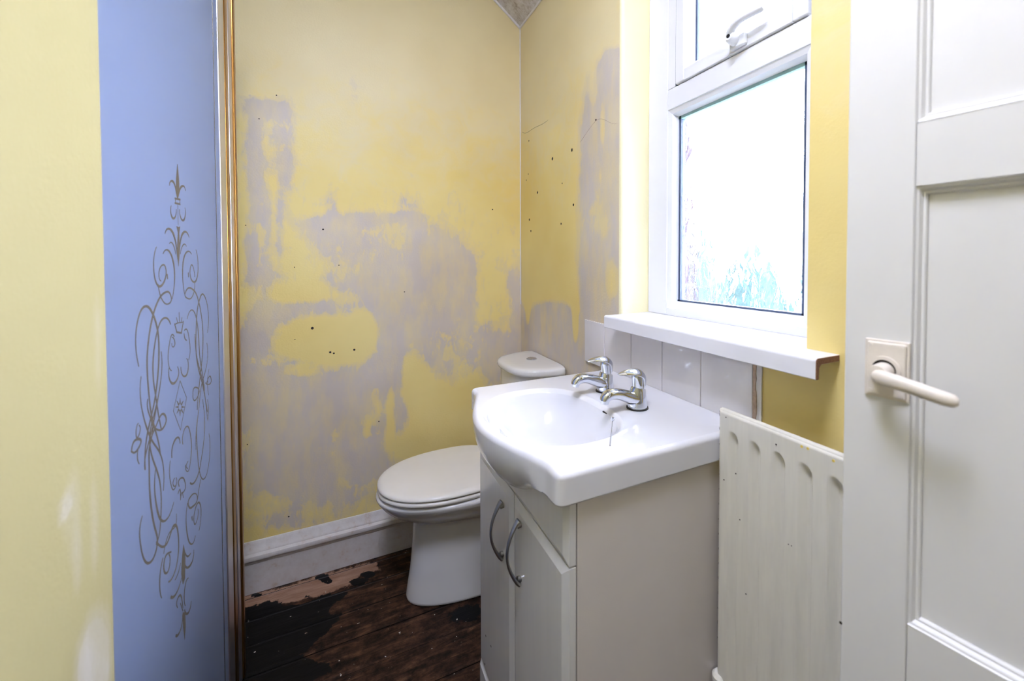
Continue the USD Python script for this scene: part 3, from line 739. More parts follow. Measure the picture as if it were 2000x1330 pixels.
for q in np.linspace(0.06, 1, 34):                     # the bowl
    zz = DZ - .010 - .108 * (1 - q ** 2.6) ** .8
    ring(rb * q * .945, zz)
for q in np.linspace(.1, 1, 10):                       # rolled rim
    a = q * PI / 2
    ring(rb * (.945 + .055 * q) + .006 * q, DZ - .010 * (1 - math.sin(a)))
er = .011
edge_n = 10
# normals of the outline in plan, for the rounded edge
px, py = BX + rout * cs, BY + rout * sn
tx, ty_ = np.roll(px, -1) - np.roll(px, 1), np.roll(py, -1) - np.roll(py, 1)
ln = np.hypot(tx, ty_)
nx, ny = ty_ / ln, -tx / ln                            # outward (counter-clockwise)
wall_side = px > XW - .02
inner_r = rb + .006
edge_x, edge_y = px - nx * np.where(wall_side, .001, er), py - ny * np.where(wall_side, .001, er)
for q in (.25, .5, .75, 1.0):
    ix, iy = BX + inner_r * cs, BY + inner_r * sn
    xx, yy_ = ix + (edge_x - ix) * q, iy + (edge_y - iy) * q
    rise = .010 * np.clip((xx - (XW - .03)) / .03, 0, 1) ** 2
    rings.append(np.c_[xx, yy_, DZ + rise])
top_rise = .010 * np.clip((edge_x - (XW - .03)) / .03, 0, 1) ** 2
for a in np.linspace(0, PI / 2, edge_n)[1:]:
    rings.append(np.c_[edge_x + (px - edge_x) * math.sin(a), edge_y + (py - edge_y) * math.sin(a), DZ + top_rise - np.where(wall_side, .001, er) * (1 - math.cos(a))])
bulge = np.clip((.294 - px) / .053, 0, 1)              # how far the bow swells out
sb_ = lambda q: np.clip(q, 0, 1) ** 2 * (3 - 2 * np.clip(q, 0, 1))
zb = .806 - .064 * sb_(bulge * 1.05 + .02)
bxp = px + (CXF - .001 - px) * sb_(bulge * 1.9)
for q in np.linspace(0, 1, 18)[1:]:
    k1 = q
    zt = DZ - er + top_rise
    ztop = np.where(bulge > 0, zt + (zb - zt) * np.sin(k1 * PI / 2) ** 1.0, zt + (zb - zt) * q)
    xin = px + (bxp - px) * (1 - np.cos(k1 * PI / 2)) ** 1.0
    rings.append(np.c_[xin, py, ztop])
last = rings[-1]
rings.append(np.c_[last[:, 0] - nx * .004, last[:, 1] - ny * .004, last[:, 2] - .001])
rings.append(np.c_[np.clip(last[:, 0], CXF + .022, None) * .5 + .5 * BX, (last[:, 1] - BY) * .5 + BY, np.full(nth, .745)])
bowl = loft(rings, cap0=True, cap1=True)
obj('bowl', bowl, m_ceramic, bas, smooth=50)
# overflow slot, waste, chain and its stay


def bowl_z(x, y):
    t = math.atan2(y - BY, x - BX)
    c, n = math.cos(t), math.sin(t)
    a_, e_ = (.132, 2.7) if c > 0 else (.142, 2.15)
    q = math.hypot(x - BX, y - BY) / ((abs(c / a_) ** e_ + abs(n / .176) ** e_) ** (-1 / e_) * .945)
    return DZ if q > 1.04 else DZ - .010 if q > 1 else DZ - .010 - .108 * (1 - q ** 2.6) ** .8


def on_bowl(u, v, lift=.0):
    d = ray(u, v)
    for t in np.linspace(.3, 1.2, 6000):
        p = CAM + d * t
        if p[2] <= bowl_z(p[0], p[1]) + lift:
            return p
    return p


ov = on_bowl(1183, 806)
obj('overflow_slot', tube([ov + [0, -.009, -.000], ov + [0, .009, .0]], .0034, 12, flat=(1, .6)), m_black, bas, label='dark overflow slot')
obj('waste', cyl((BX, BY, DZ - .1185), (BX, BY, DZ - .1155), .021), m_chrome, bas, label='chrome waste ring')
st = on_bowl(1197, 819, .003)
stay = trimesh.creation.torus(.0046, .0014, 18, 8)
stay.apply_transform(trimesh.transformations.rotation_matrix(PI / 2, [0, 1, 0]))
stay.apply_translation(st)
sp_ = obj('chain_stay', [stay, cyl(st + [.006, 0, .0], st + [-.003, 0, .0], .0034, n=14)], m_chrome, bas, label='chrome plug chain stay')
chp = np.array([on_bowl(1196.5 - 3.5 * (v_ - 822) / 35, v_, .0016) for v_ in np.linspace(822, 870, 70)])
links_ = []
for p in chp:
    q = trimesh.creation.icosphere(1, .0011)
    q.apply_translation(p)
    links_.append(q)
obj('plug_chain', links_ + [tube(chp[::3], .0008, 6)], m_satin, bas, kind='stuff', label='chrome ball chain')


# ------------------------------------------------------------------ taps
def make_tap(loc, label):
    t = thing('basin_tap', label, 'tap', loc, group=None)
    obj('gasket', tube([(0, 0, 0), (0, 0, .0025)], .0255, 28), m_black, t, label='black rubber base gasket')
    body = tube([(0.000, 0, .002), (.0, 0, .006), (.0005, 0, .020), (.001, 0, .032), (.002, 0, .042), (.003, 0, .046)], [.0226, .0228, .0212, .0196, .0184, .0174], 32)
    obj('body', body, m_chrome, t, smooth=40)
    sp = spline([(.004, 0, .020), (-.020, 0, .027), (-.045, 0, .037), (-.066, 0, .042), (-.080, 0, .041), (-.089, 0, .035), (-.0905, 0, .030)], 30)
    rs = np.interp(np.linspace(0, 1, 30), [0, .25, .6, .85, 1], [.0185, .0150, .0122, .0124, .0108])
    obj('spout', tube(sp, rs, 24, flat=(1.12, 1), upv=(0, 0, 1)), m_chrome, t, smooth=60)
    obj('aerator', cyl((-.0885, 0, .034), (-.0900, 0, .0235), .0098, .0090, 24), m_chrome, t)
    stem = tube([(.003, 0, .045), (.003, 0, .050), (.0015, 0, .070), (.001, 0, .078)], [.0150, .0146, .0150, .0140], 28)
    obj('cartridge', stem, m_chrome, t, smooth=40)
    # lever cap: rises over the cartridge and sweeps forward like a beak
    C = spline([(.0120, 0, .0450), (.0150, 0, .060), (.0130, 0, .0735), (.0035, 0, .0825), (-.0120, 0, .0872), (-.0320, 0, .0880), (-.0540, 0, .0846)], 34)
    wd = np.interp(np.linspace(0, 1, 34), [0, .2, .45, .62, .85, 1], [.0150, .0168, .0176, .0156, .0115, .0040])
    th = np.interp(np.linspace(0, 1, 34), [0, .2, .45, .62, .85, 1], [.0060, .0066, .0074, .0062, .0036, .0014])
    T = np.gradient(C, axis=0)
    T /= np.linalg.norm(T, axis=1, keepdims=True)
    rr = []
    a = np.arange(24) * 2 * PI / 24
    for c, tq, w_, h_ in zip(C, T, wd, th):
        nrm = np.array([tq[2], 0, -tq[0]])
        sag = .38 * w_ * np.cos(a) ** 2
        rr.append(c + np.cos(a)[:, None] * w_ * np.array([0, 1, 0]) + (np.sin(a) * h_ - sag)[:, None] * nrm)
    obj('lever', loft(rr), m_chrome, t, smooth=60)
    return t


make_tap((.606, .925, DZ + .0005), 'chrome basin tap at the back, nearer the toilet')
make_tap((.602, .783, DZ + .0005), 'chrome basin tap nearer the radiator')

# ------------------------------------------------------------------ toilet
TY = 1.562
wc = thing('toilet', 'white close-coupled toilet in the corner with its lid down', cat='toilet', loc=(0, 0, 0))


def egg(x0, x1, hw, z, n=64, ex=2.2, yb=TY, split=.42):
    """Plan: rounded nose at x0 (into the room), squarer back at x1."""
    a = np.arange(n) * 2 * PI / n
    c, s = np.cos(a), np.sin(a)
    xm = x1 - (x1 - x0) * split
    ee = np.where(c > 0, 2.8, ex)
    rx = np.where(c > 0, x1 - xm, xm - x0)
    q = (np.abs(c) ** ee + np.abs(s) ** ee) ** (-1 / ee)
    return np.c_[xm + rx * q * c, yb + hw * q * s, np.broadcast_to(z, n)]


pan = []
for x0, x1, hw, z in [(.265, .70, .078, .398), (.105, .70, .176, .398), (.092, .70, .188, .3965), (.085, .70, .1935, .391), (.0845, .70, .194, .385), (.090, .70, .190, .374), (.101, .70, .182, .358), (.117, .70, .169, .340), (.139, .70, .152, .322), (.163, .70, .134, .306), (.186, .70, .117, .294), (.200, .70, .107, .286),
                      (.206, .70, .104, .279), (.207, .70, .103, .27), (.203, .70, .103, .20), (.195, .70, .106, .11), (.185, .70, .113, .045), (.180, .70, .117, .012), (.181, .70, .116, .003), (.185, .70, .112, .0005)]:
    pan.append(egg(x0, x1, hw, z))
obj('pan', loft(pan), m_pan, wc, smooth=50)
seat = [egg(.096, .53, .180, .4005), egg(.092, .532, .184, .4015), egg(.089, .534, .187, .406), egg(.089, .534, .187, .411), egg(.093, .532, .183, .4155), egg(.10, .53, .176, .4165)]
obj('seat', loft(seat), m_seat, wc, smooth=50)
lid = []
for q in np.linspace(0, 1, 7):
    a = q * PI / 2
    lid.append(egg(.0975 - .0085 * math.sin(a), .531 + .003 * math.sin(a), .1785 + .0085 * math.sin(a), .4185 + .005 * (1 - math.cos(a))))
for q in np.linspace(0, 1, 9)[1:]:
    a = q * PI / 2
    k_ = .022 * (1 - math.cos(a))
    lid.append(egg(.089 + k_, .534 - k_ * .6, .187 - k_, .4235 + .0125 * math.sin(a)))
lid.append(egg(.150, .50, .135, .4375))
lid.append(egg(.22, .44, .07, .4385))
obj('lid', loft(lid), m_seat, wc, smooth=50)
obj('hinge', tube([(.530, TY - .085, .4085), (.530, TY - .055, .4085)], .009, 16), m_seat, wc)
obj('hinge', tube([(.530, TY + .055, .4085), (.530, TY + .085, .4085)], .009, 16), m_seat, wc)


def tank(xf, hw, z, rr=.05, n=72):
    """Cistern plan: flat against the wall, bowed front with round corners."""
    pts = [(XW - .004, -hw), (XW - .045, -hw)]
    for t in np.linspace(-1, 1, 41):
        pts.append((xf + (XW - .045 - xf) * abs(t) ** 3.6, hw * (1 - (1 - abs(t)) ** 1.25) * np.sign(t)))
    pts += [(XW - .045, hw), (XW - .004, hw)]
    P = Polygon(pts).buffer(-.008).buffer(.008)
    L = P.exterior
    d = np.linspace(0, L.length, n, endpoint=False)
    q = np.array([L.interpolate(x).coords[0] for x in d])
    if Polygon(q).exterior.is_ccw is False:
        q = q[::-1]
    k0 = np.argmax(q[:, 0] - q[:, 1])
    q = np.roll(q, -k0, axis=0)
    return np.c_[q[:, 0], TY + q[:, 1], np.full(n, z)]


cis = [tank(.578, .150, .398), tank(.574, .156, .41), tank(.566, .162, .55), tank(.560, .168, .70), tank(.558, .169, .772)]
obj('cistern', loft(cis), m_pan, wc, smooth=50)
cl = [tank(.556, .172, .7725), tank(.548, .178, .776), tank(.545, .180, .783), tank(.546, .179, .792), tank(.550, .176, .799), tank(.560, .168, .8035), tank(.580, .150, .8055), tank(.62, .11, .8065)]
obj('cistern_lid', loft(cl), m_pan, wc, smooth=50)
bt = np.array([.668, TY, .8062])
obj('flush_button', [tube([bt, bt + [0, 0, .003], bt + [0, 0, .004]], [.0215, .0215, .0195], 32), tube([bt + [0, 0, .003], bt + [0, 0, .005], bt + [0, 0, .0062]], [.0175, .0175, .014], 32)], m_chrome, wc, label='round chrome flush button')

# ------------------------------------------------------------------ radiator
RX, RY0, RY1, RZ0, RZ1 = .648, .165, .587, .16, .913
radt = thing('radiator', 'cream panel radiator with pressed vertical flutes under the window', cat='radiator', loc=(0, 0, 0))
fl = [.539 - .0465 * i for i in range(8)]               # near edge of each flute (they are 0.024 wide)
yq = np.unique(np.r_[np.linspace(RY0, RY1, 200), [f + d for f in fl for d in np.linspace(-.003, .027, 26)]])
yq = yq[(yq >= RY0) & (yq <= RY1)]
zq = np.unique(np.r_[np.linspace(RZ0, RZ1, 60), np.linspace(.83, RZ1, 50), np.linspace(RZ0, .25, 30)])
yy, zz = np.meshgrid(yq, zq, indexing='ij')
dep = np.zeros_like(yy)
for f in fl:
    if f - .01 < RY0:
        continue
    c = f + .012
    uu = np.clip((yy - f) / .025, 0, 1)
    wz = np.minimum(.878 - .011 * (1 - uu) ** 5 - zz, zz - .20)                # distance inside the flute's ends
    endround = np.clip(wz / .014, 0, 1)
    half = .0125 * np.sqrt(np.clip(endround * (2 - endround), 0, 1))
    s = np.clip((half - np.abs(yy - c)) / .0105, 0, 1)
    right = np.clip((yy - f) / .0026, 0, 1)
    left = np.clip((f + .025 - yy) / .017, 0, 1)
    lid_ = np.clip(wz / .020, 0, 1)
    dep = np.maximum(dep, .009 * (right ** 1.1) * (3 * left ** 2 - 2 * left ** 3) * np.sin(lid_ * PI / 2) * (yy > f) * (yy < f + .025))
er_ = np.minimum(np.minimum(RY1 - yy, yy - RY0), np.minimum(RZ1 - zz, zz - RZ0))
xf = RX + dep + .006 * np.clip(1 - er_ / .006, 0, 1) ** 2
Vf = np.c_[xf.ravel(), yy.ravel(), zz.ravel()]
Vb = np.c_[np.full(yy.size, RX + .0145), yy.ravel(), zz.ravel()]
k = np.arange(yy.size).reshape(yy.shape)
Qf = np.stack([k[:-1, :-1], k[:-1, 1:], k[1:, 1:], k[1:, :-1]], -1).reshape(-1, 4)
front = trimesh.Trimesh(Vf, np.vstack([Qf[:, [0, 1, 2]], Qf[:, [0, 2, 3]]]), process=False)
backp = box(RX + .0125, RX + .0145, RY0 + .0005, RY1 - .0005, RZ0 + .0005, RZ1 - .0005)
obj('panel', [front, backp, box(RX + .006, RX + .0145, RY1 - .001, RY1, RZ0 + .004, RZ1 - .004), box(RX + .006, RX + .0145, RY0, RY0 + .001, RZ0 + .004, RZ1 - .004), tube([(RX + .008, RY0 + .004, RZ1 - .003), (RX + .008, RY1 - .004, RZ1 - .003)], .0055, 14)], m_rad, radt, smooth=35)
rngc = np.random.default_rng(8)
chips = []
for z in list(np.linspace(.45, .90, 16)) + [.905, .897]:
    s = rngc.uniform(.002, .006)
    chips.append(box(RX + .0045, RX + .0075, RY1 - .0006, RY1 + .0005, z, z + s))
for q in chips:
    obj('edge_chip', q, m_chiprad, radt, smooth=False, label='dark chip on the far edge')
obj('valve', [tube([(RX + .006, RY1 - .006, .20), (RX + .006, RY1 - .006, .372)], [.0145, .0145], 24), tube([(RX + .006, RY1 - .006, .37), (RX + .006, RY1 - .006, .38), (RX + .006, RY1 - .006, .385)], [.0155, .0155, .011], 24), tube([(RX + .007, RY1 - .02, .21), (RX + .007, RY1 - .006, .21)], .011, 16),
              tube([(RX + .006, RY1 - .006, .001), (RX + .006, RY1 - .006, .2)], .0075, 14)], m_rad, radt, label='cream valve cap and feed pipe')
for y in (.50, .25):
    obj('bracket', box(RX + .0145, XW - .001, y - .012, y + .012, .28, .80), m_rad, radt)
for a, b in ((1566, 872), (1578, 876), (1628, 900)):
    p = on(0, RX, a, b)
    obj('paint_fleck', tube([p - [.0006, 0, 0], p + [.0004, 0, 0]], [.0022, .0024], 8), m_fleck, radt, label='yellow paint fleck')
for a, b, s in ((1437, 925, 1.2), (1414, 937, 1.2), (1418, 815, 1.0), (1516, 868, 1.3), (1445, 1015, 1.1), (1457, 1160, 1.2), (1540, 1063, .8), (1546, 1066, .8)):
    p = on(0, RX, a, b)
    obj('paint_chip', tube([p - [.0005, 0, 0], p + [.0003, 0, 0]], [.0011 * s, .0012 * s], 7), m_chiprad, radt, label='dark paint chip')

# ------------------------------------------------------------------ door (opened into the room, on the right)
door = thing('door_1', 'white painted panelled door standing open on the right', kind='structure')
DO = np.array([.5863, .3207, 0.0])
ang = math.radians(8.15)
dd = np.array([math.sin(ang), -math.cos(ang), 0])       # from the free edge towards the hinges
nn = np.array([-math.cos(ang), -math.sin(ang), 0])      # the face towards the room


def dl(m):
    """Door frame (s along the door, n out of the face, z) to the room."""
    m = tm(m).copy()
    v = m.vertices
    m.vertices = DO + v[:, :1] * dd + v[:, 1:2] * nn + np.c_[np.zeros((len(v), 2)), v[:, 2]]
    if m.is_watertight and m.volume < 0:
        m.invert()
    return m


DW, TK = .70, .034
S0, S1 = .0705, DW - .0705
rails = [(.004, .19), (.667, .765), (1.289, 1.363), (1.86, 1.985)]
obj('stile', dl(rbox(0, S0, -TK, 0, .004, 1.985, .0022, 10)), m_door, door)
obj('stile', dl(rbox(S1, DW, -TK, 0, .004, 1.985, .0022, 10)), m_door, door)
for z0, z1 in rails:
    obj('rail', dl(rbox(S0 + .0004, S1 - .0004, -TK, -.0003, z0, z1, .0008, 8)), m_door, door)


def mould(s0, s1, z0, z1):
    """Ogee moulding round a panel, mitred: (inset, depth) steps."""
    st = [(0, .0002), (.0012, -.0016), (.0036, -.0024), (.0056, -.0062), (.0062, -.0070), (.0085, -.0066), (.0098, -.0078), (.0103, -.0110), (.0103, -.016)]
    R = [np.array([(s0 + i, d, z0 + i), (s1 - i, d, z0 + i), (s1 - i, d, z1 - i), (s0 + i, d, z1 - i)]) for i, d in st]
    out = []
    for e_ in range(4):
        f_ = (e_ + 1) % 4
        Vq = []
        for rr_ in R:
            Vq += [rr_[e_], rr_[f_]]
        Fq = []
        for i in range(len(R) - 1):
            a = 2 * i
            Fq += [(a, a + 1, a + 3), (a, a + 3, a + 2)]
        out.append(trimesh.Trimesh(Vq, Fq, process=False))
    return out


for i in range(3):
    z0, z1 = rails[i][1], rails[i + 1][0]
    obj('panel', dl(box(S0 - .004, S1 + .004, -.022, -.0110, z0 - .004, z1 + .004)), m_door, door)
    for q in mould(S0, S1, z0, z1):
        obj('moulding', dl(q), m_door, door, smooth=20)
hp = obj('handle_plate', dl(rbox(.0265, .0665, -.002, .0052, 1.0345, 1.1010, .0022, 10)), m_lever, door, label='overpainted rectangular handle plate')
obj('plate_step', dl(rbox(.0235, .0695, -.002, .0022, 1.0315, 1.1040, .0015, 8)), m_lever, hp)
hub = np.array([.0455, 0, 1.0680])
ringm = trimesh.creation.annulus(.0125, .0165, .0050, sections=40)
ringm.apply_transform(trimesh.transformations.rotation_matrix(-PI / 2, [1, 0, 0]))
ringm.apply_translation(hub + [0, .0060, 0])
obj('rose', dl(ringm), m_lever, hp)
obj('rose_gap', dl(tube([hub + [0, .004, 0], hub + [0, .0064, 0]], .0126, 32)), m_hole, hp, label='dark ring around the spindle')
obj('spindle', dl(tube([hub + [0, .004, -.0015], hub + [0, .022, -.0015], hub + [-.0005, .030, -.0015]], [.0108, .0105, .0098], 28)), m_lever, hp)
LV = spline([hub + [-.004, .0255, -.004], hub + [.004, .030, -.0048], hub + [.022, .0325, -.0068], hub + [.045, .0325, -.0112], hub + [.062, .031, -.0148], hub + [.073, .0295, -.0160]], 40)
lr = np.interp(np.linspace(0, 1, 40), [0, .04, .12, .5, .85, .96, 1], [.0045, .0075, .0092, .0082, .0078, .0068, .0035])
obj('lever', dl(tube(LV, lr, 22, flat=(.8, 1.0))), m_lever, hp, smooth=60)
for sx, sz in ((.031, 1.096), (.062, 1.096), (.031, 1.040), (.062, 1.040)):
    obj('screw_head', dl(tube([(sx, .0045, sz), (sx, .0056, sz)], [.0026, .0022], 12)), m_lever, hp)
obj('edge_dent', dl(tube([(.0005, -.0004, .716), (.0005, .0004, .716)], [.0018, .002], 8)), m_hole, door, label='small brown dent at the door edge')
for s in (.2, 1.75):
    obj('hinge', dl(tube([(DW + .004, -TK, s), (DW + .004, -TK, s + .09)], .006, 12)), m_satin, door)
trim = thing('trim_1', 'white frame of the doorway behind the camera', kind='structure')
obj('jamb', box(-.03, -.005, YF - .1, YF, 0, 2.03), m_door, trim)
obj('jamb', box(.705, .732, YF - .1, YF, 0, 2.03), m_door, trim)
obj('head', box(-.005, .705, YF - .1, YF, 2.0, 2.03), m_door, trim)

# ------------------------------------------------------------------ shower screen
scr = thing('shower_screen', 'frosted blue glass shower door with a gold frame and scroll print', cat='shower door', loc=(0, 0, 0))
SY0, SY1, SZT = .722, 1.488, 2.02
obj('glass_panel', box(XS - .006, XS, SY0, 1.338, .045, SZT), m_frost, scr, smooth=False)
# gold and silver profiles at the far corner of the enclosure
obj('glass_seal', box(XS - .007, XS + .0010, 1.296, 1.299, .045, SZT), m_satin, scr, smooth=False)
obj('frame_stile', [rbox(XS - .014, XS + .003, 1.336, 1.392, .0, SZT, .0028, 10)], m_silver, scr, label='bright silver edge of the frame')
obj('frame_stile', [rbox(XS - .014, XS + .005, 1.391, 1.422, .0, SZT, .004, 10)], m_gold, scr)
obj('frame_gap', box(XS - .014, XS + .002, 1.420, 1.434, .0, SZT), m_hole, scr, smooth=False)
obj('corner_post', [rbox(XS - .014, XS + .005, 1.432, 1.466, .0, SZT, .005, 10)], m_silver, scr, label='bright silver corner post')
obj('corner_post', [rbox(XS - .020, XS + .0095, 1.466, SY1, .0, SZT, .004, 10)], m_gold, scr)
obj('return_panel', box(-1.149, XS - .021, SY1 - .012, SY1 - .006, .045, SZT), m_frost, scr, smooth=False)
obj('bottom_rail', rbox(XS - .014, XS + .006, SY0, 1.337, .012, .046, .004), m_gold, scr)
obj('top_rail', rbox(XS - .014, XS + .006, SY0, SY1, SZT, SZT + .03, .004), m_gold, scr)
obj('top_rail', rbox(-1.149, XS - .0145, SY1 - .02, SY1, SZT, SZT + .03, .004), m_gold, scr)

